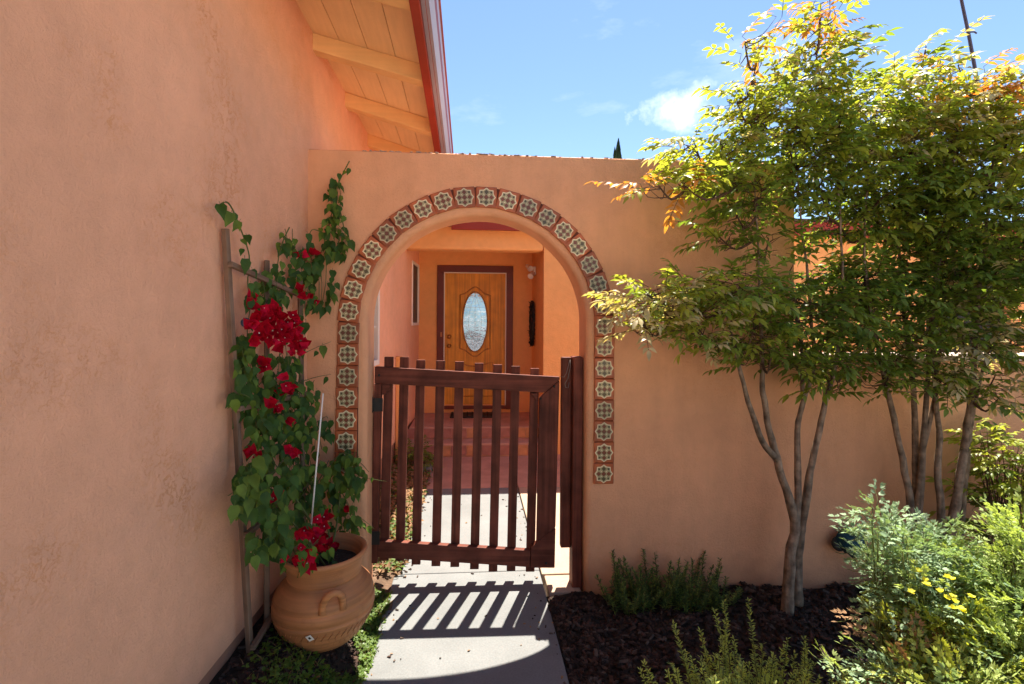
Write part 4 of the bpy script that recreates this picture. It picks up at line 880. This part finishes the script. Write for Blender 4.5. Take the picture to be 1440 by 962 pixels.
# ================================================================= TERRACOTTA POT
PC_ = Vector((-.585, 2.10, .135))
pot = thing('clay_pot', 'large round terracotta pot with loop handles at the corner of the walls', 'pot')
prof = [(.02, .006), (.10, 0), (.118, .004), (.145, .03), (.172, .07), (.190, .115), (.1935, .124), (.1890, .128), (.1890, .131), (.1945, .135), (.194, .160), (.1925, .168), (.1875, .172), (.1870, .175), (.1895, .179), (.180, .205), (.160, .226), (.144, .240), (.138, .248), (.1375, .252), (.141, .255), (.140, .262), (.142, .285), (.150, .312), (.160, .326), (.165, .334), (.163, .343), (.155, .346), (.146, .340), (.140, .325), (.132, .29), (.130, .26), (.145, .22), (.165, .17), (.15, .1), (.02, .03)]
mb = MB(); mb.lathe(prof, 56); o = mb.obj('pot_body', M_clay, pot, M=None); o.matrix_local = Matrix.Translation(PC_)
ang0 = atan2(-PC_.y, -PC_.x)+.16
for s in (0, pi):
    a = ang0+s; e = Vector((cos(a), sin(a), 0)); tn = Vector((-sin(a), cos(a), 0)); mb = MB(); pts = []
    for k in range(13):
        t = pi*k/12; pts.append(PC_+e*(.160+.042*sin(t)+.016*(1-sin(t)))+tn*(.036*cos(t))+Vector((0, 0, .205+.058*sin(t))))
    pts = [pts[0]+Vector((0, 0, -.022))+e*.004]+pts+[pts[-1]+Vector((0, 0, -.022))+e*.004]
    mb.tube(pts, [.016]+[.0135]*(len(pts)-2)+[.016], 8); mb.obj('handle', M_clay, pot)
mb = MB()   # incised leaf scrolls pressed in the lower belly
for k in range(46):
    a = 2*pi*k/46
    for t in (0, 1):
        q = []
        for j in range(5):
            aa = a+.10*j/4*(1 if t else .3); zz = .045+.035*t+.028*j/4; rr_ = .1545+(zz-.045)*.6 if zz < .07 else .173+(zz-.07)*.42
            q.append(PC_+Vector(((rr_+.0005)*cos(aa), (rr_+.0005)*sin(aa), zz)))
        mb.tube(q, .0016, 3)
mb.obj('pressed_scrolls', M_clay, pot, kind='stuff')
mb = MB(); mb.lathe([(0, .0), (.134, .0)], 30); o = mb.obj('potting_soil', M_soil, pot); o.matrix_local = Matrix.Translation(PC_+Vector((0, 0, .285)))
a = ang0-.42; pp = PC_+Vector((cos(a), sin(a), 0))*.1925+Vector((0, 0, .106)); 
mb = MB(); mb.box((-.010, -.013, 0), (.010, .013, .0012)); mb.box((-.004, -.004, .0012), (.004, .006, .0016), 1); o = mb.obj('price_sticker', [M_white, M_black], pot); o.matrix_local = TRS(pp, rot_to(Vector((cos(a), sin(a), -.38)), roll=.5))

# ================================================================= TRELLIS
tr = thing('trellis', 'weathered wooden trellis leaning on the side wall behind the pot', 'trellis')
def stick(name, a, b, w_=.0095, mt=M_old):
    mb = MB(); d = (b-a); Mx = TRS(a, rot_to(d)); mb.box((-w_, -w_, 0), (w_, w_, d.length), 0, None)
    o = mb.obj(name, mt, tr, bevel=.002); o.matrix_local = Mx; return o
def wl(Y, z, off): return Vector((wallx(Y)+off, Y, z))
A0 = wl(1.925, .10, .05); A1 = wl(1.785, 1.70, .02); B0 = wl(2.06, .17, .045); B1 = wl(2.10, 1.63, .02); C0 = wl(2.36, .17, .08); C1_ = wl(2.42, 1.60, .03)
stick('upright', A0, A1); stick('upright', B0, B1); stick('upright', C0, C1_)
for f_ in (.08, .34, .62, .925):
    a = A0.lerp(A1, f_)+Vector((.022, -.03, 0)); b = (C0.lerp(C1_, f_) if f_ > .1 else B0.lerp(B1, .05))+Vector((.022, .03, 0)); stick('crossbar', a, b, .009)
st = thing('plant_stake', 'thin white plastic stake standing in the clay pot', 'stake')
mb = MB(); mb.tube([W(437, 768, 2.06), W(455, 555, 2.03)], [.0035, .003], 6); mb.obj('stake_rod', M_white, st)

# ================================================================= BOUGAINVILLEA
bg_ = thing('bougainvillea', 'bougainvillea vine with crimson flowers climbing from the clay pot up the trellis', 'vine')
rr = random.Random(99)
def vine_leaf_mesh(m, seed):
    r2 = random.Random(seed); mb = MB(); leaf_geo(mb, Matrix.Translation((0, .008, 0)), .054, .036, 0, r2.uniform(.15, .4), r2.uniform(.1, .4), True); mb.tube([(0, -.006, 0), (0, .010, 0)], .0008, 3, 1); return mb.mesh('leaf', [m, M_gstem])
VL = [vine_leaf_mesh(M_bl, 1), vine_leaf_mesh(M_bl, 2), vine_leaf_mesh(M_bl, 3), vine_leaf_mesh(M_bl2, 4), vine_leaf_mesh(M_bl2, 5)]
def bract_mesh(seed):
    r2 = random.Random(seed); mb = MB()
    for k in range(3):
        leaf_geo(mb, TRS(Vector((0, 0, 0)), Matrix.Rotation(k*2.094+r2.uniform(-.3, .3), 3, 'Z') @ Matrix.Rotation(r2.uniform(.5, 1.0), 3, 'X')), r2.uniform(.030, .044), .030, 0, r2.uniform(.2, .6), r2.uniform(-.5, .1), True)
    for k in range(5 if seed % 3 == 0 else 0):
        a = k*1.257; mb.add([(.0, 0, .014), (.0015*cos(a-.5), .0015*sin(a-.5), .0155), (.0026*cos(a), .0026*sin(a), .015), (.0015*cos(a+.5), .0015*sin(a+.5), .0155)], [(0, 1, 2, 3)], 1)
    mb.tube([(0, 0, 0), (0, 0, .014)], .001, 4, 0)
    return mb.mesh('flower', [M_br if seed % 2 else M_br2, M_white])
VB = [bract_mesh(s) for s in range(6)]
def vine_pt(px, py, off): return on_walls(px, py, off)
leafs = []
def put_leaf(px, py, off, s=None, light=.3):
    p = vine_pt(px, py, off); s = s or rr.uniform(.5, 1.15)
    nrm = Vector((rr.uniform(.1, 1.0), rr.uniform(-1.3, -.2), rr.uniform(-.1, .9))).normalized()
    down = Vector((rr.uniform(-.7, .7), rr.uniform(-.4, .4), -1)); yv = (down-nrm*down.dot(nrm)).normalized(); xv = yv.cross(nrm)
    leafs.append((TRS(p, Matrix((xv, yv, nrm)).transposed(), s), VL[rr.choice((3, 4)) if rr.random() < light else rr.choice((0, 1, 2))]))
stems = MB()
def vine_stem(pxs, off, dens, r0=.003, light=.35, s=None):
    pts = smoothpath([vine_pt(x, y, off+(i % 2)*.015) for i, (x, y) in enumerate(pxs)], 5)
    stems.tube(pts, [r0*(1-.6*i/(len(pts)-1)) for i in range(len(pts))], 5)
    for i in range(len(pxs)-1):
        (x0, y0), (x1, y1) = pxs[i], pxs[i+1]; n = max(1, int(math.hypot(x1-x0, y1-y0)/dens))
        for k in range(n):
            t = (k+rr.random())/n; put_leaf(x0+(x1-x0)*t+rr.uniform(-7, 7), y0+(y1-y0)*t+rr.uniform(-5, 5), off+rr.uniform(0, .04), s, light)
vine_stem([(306, 292), (320, 288), (335, 318), (350, 362), (348, 400), (352, 430), (348, 480), (360, 560), (400, 780)], .035, 11)
vine_stem([(406, 322), (396, 345), (390, 380), (396, 430), (405, 520), (430, 790)], .04, 10)
vine_stem([(490, 228), (474, 262), (466, 300), (455, 345), (440, 385), (428, 430), (415, 520), (440, 790)], .05, 8)
vine_stem([(478, 300), (486, 340), (482, 355)], .06, 8); vine_stem([(455, 330), (438, 325), (432, 345)], .05, 9)
vine_stem([(425, 500), (446, 490), (466, 482)], .06, 14, .002); vine_stem([(420, 540), (445, 532), (466, 528)], .06, 15, .002); vine_stem([(440, 600), (458, 588), (462, 590)], .06, 13, .002)
vine_stem([(395, 600), (350, 560), (324, 558)], .06, 12, .002, .6); vine_stem([(400, 660), (355, 680), (322, 700)], .10, 10, .003, .4)
vine_stem([(440, 690), (480, 640), (505, 650), (520, 665)], .14, 9, .003, .7); vine_stem([(470, 720), (505, 728), (528, 745)], .16, 11, .002, .9); vine_stem([(500, 670), (525, 675), (545, 678)], .14, 14, .0015, .9)
vine_stem([(352, 640), (362, 600), (350, 560), (356, 520)], .05, 12, .006)
EL_ = [(405, 340, 12, 18, 10, .05), (430, 375, 24, 26, 26, .06), (468, 285, 14, 34, 26, .06), (476, 340, 12, 20, 14, .06), (375, 410, 20, 20, 14, .06), (392, 400, 20, 26, 22, .05), (462, 335, 16, 26, 14, .06), (450, 400, 22, 34, 26, .06), (345, 520, 14, 50, 22, .06), (385, 520, 34, 26, 36, .08), (400, 560, 42, 34, 56, .09), (395, 610, 42, 34, 56, .10), (430, 560, 22, 26, 18, .08),
       (345, 500, 12, 30, 10, .06), (440, 610, 28, 26, 26, .10), (385, 665, 50, 28, 60, .14), (365, 700, 36, 30, 44, .16), (350, 690, 26, 22, 20, .14), (440, 680, 44, 34, 56, .16), (490, 660, 24, 28, 44, .16), (480, 700, 30, 24, 26, .18), (385, 740, 30, 34, 36, .18), (370, 770, 20, 16, 16, .16),
       (425, 730, 40, 28, 30, .2), (450, 780, 34, 16, 30, .24), (415, 775, 26, 20, 22, .22), (485, 735, 20, 18, 16, .2), (345, 570, 14, 12, 6, .06)]
for (cx, cy, rx, ry, n, off) in EL_:
    for k in range(int(n*1.35)):
        a = rr.uniform(0, 6.28); q = sqrt(rr.random()); put_leaf(cx+rx*q*cos(a), cy+ry*q*sin(a), off*rr.uniform(.35, 1.25), None, .32 if cy < 640 else .5)
    for k in range(2+n//14):
        p0 = vine_pt(cx+rr.uniform(-rx, rx)*.6, cy+ry*.9, off*.7); p1 = vine_pt(cx+rr.uniform(-rx, rx)*.6, cy-ry*.9, off*.7); stems.tube([p0, p0.lerp(p1, .5)+Vector((.01, -.01, 0)), p1], .0018, 4)
for (a, b) in (((430, 800), (415, 700)), ((445, 800), (450, 700)), ((455, 800), (480, 690)), ((420, 800), (380, 700))):
    p0 = PC_+Vector((rr.uniform(-.04, .04), rr.uniform(-.03, .03), .28)); stems.tube(smoothpath([p0, p0.lerp(vine_pt(*b, .15), .5)+Vector((.01, 0, 0)), vine_pt(*b, .15)], 4), .004, 5)
stems.obj('vine_stems', M_gstem, bg_, kind='stuff')
leafs.sort(key=lambda t: -t[0].to_scale()[0]); rest = MB()
for i, (M_, me) in enumerate(leafs):
    if i < 300: link('leaf', me, bg_, M_)
    else:
        o = len(rest.v); rest.v += [tuple(M_ @ v.co) for v in me.vertices]; k3 = 2 if me.materials[0] == M_bl2 else 0
        for pl in me.polygons: rest.f.append(tuple(q+o for q in pl.vertices)); rest.m.append(1 if pl.material_index else k3); rest.sm.append(True)
rest.obj('small_leaves', [M_bl, M_gstem, M_bl2], bg_, kind='stuff')
FL = [(388, 462, 36, 28, 46, .12), (410, 478, 20, 18, 16, .13), (380, 440, 24, 10, 10, .1), (405, 545, 12, 12, 7, .13), (389, 574, 10, 6, 5, .13), (408, 592, 7, 6, 2, .12), (372, 518, 9, 8, 4, .1), (420, 356, 8, 5, 2, .07), (438, 358, 8, 6, 3, .07), (427, 420, 8, 9, 3, .08),
      (440, 420, 6, 5, 2, .08), (350, 425, 7, 6, 3, .06), (405, 637, 14, 9, 4, .15), (353, 634, 5, 4, 2, .1), (362, 645, 5, 4, 1, .1), (444, 745, 28, 18, 18, .24), (466, 766, 20, 12, 8, .25), (422, 790, 20, 8, 9, .25), (487, 715, 4, 4, 2, .2), (385, 695, 5, 9, 2, .16), (434, 776, 16, 10, 8, .27)]
for (cx, cy, rx, ry, n, off) in FL:
    for k in range(n):
        a = rr.uniform(0, 6.28); q = sqrt(rr.random())*rr.uniform(.8, 1.35); p = vine_pt(cx+rx*q*cos(a), cy+ry*q*sin(a), off*rr.uniform(.8, 1.1))
        nrm = Vector((rr.uniform(-.1, .9), rr.uniform(-1.2, -.4), rr.uniform(-.4, .6))); link('flower', rr.choice(VB), bg_, TRS(p, rot_to(nrm, roll=rr.uniform(0, 6)), rr.uniform(.8, 1.15)))
tg = thing('plant_tag', 'small dark round plant tag with white arc clipped to the trellis upright', 'tag')
p = vine_pt(346, 456, .07); mb = MB(); mb.lathe([(0, .002), (.015, .002), (.017, 0), (.015, -.002), (0, -.002)], 18); mb.tube([(.010*cos(t*.25+.3), .010*sin(t*.25+.3), .0028) for t in range(8)], .0016, 4, 1)
o = mb.obj('tag_disc', [mat('tag_dark', (.03, .04, .07), .3), M_white], tg); o.matrix_local = TRS(p, rot_to(Vector((.4, -1, .2))))

# ================================================================= FAR THINGS
def cypress(x, y, h, r0, label):
    root = thing('cypress_tree', label, 'tree', 'far cypresses above the wall top'); q = random.Random(int(h*10)); mb = MB()
    for k in range(2600):
        t = q.random()**.8; z = .6+t*(h-.6); rad = r0*min(1, (h-z)/(h*.35))**.75*(.75+.35*q.random()); a = q.uniform(0, 6.28)
        p = Vector((x+rad*cos(a)*q.random()**.4, y+rad*sin(a)*q.random()**.4, z)); s = .16
        mb.add([p+Vector((-s*.4, 0, 0)), p+Vector((s*.4, 0, 0)), p+Vector((0, 0, s*2))], [(0, 1, 2)]); mb.add([p+Vector((0, -s*.4, 0)), p+Vector((0, s*.4, 0)), p+Vector((.03, 0, s*2))], [(0, 1, 2)])
    mb.obj('crown', M_cyp, root); mb = MB(); mb.tube([(x, y, 0), (x, y, h*.9)], [.25, .04], 6); mb.obj('trunk', M_bark, root)
t1 = W(868, 200, 30); cypress(t1.x, 30, t1.z, .55, 'dark pointed cypress tip rising above the wall, the taller of two')
t2 = W(863, 212, 31); cypress(t2.x, 31, t2.z, .32, 'shorter cypress tip just left of the taller one')
cb_ = thing('service_cable', 'black overhead service cable rising from behind the tree into the sky', 'cable')
mb = MB(); pA_, pB_, pC_ = W(1335, -80, 4.1), W(1350, 0, 4.5), W(1368, 88, 5.0)
mb.tube([pA_, pB_, W(1360, 46, 4.76), pC_, W(1385, 190, 5.55)], [.013, .013, .015, .017, .017], 8)
mb.tube([W(1360, 41, 4.75), W(1368, 41, 4.75), W(1371, 43, 4.75)], .008, 5); mb.obj('cable', mat('cable_black', (.03, .03, .07), .6), cb_)
print('script done', len(bpy.data.objects))
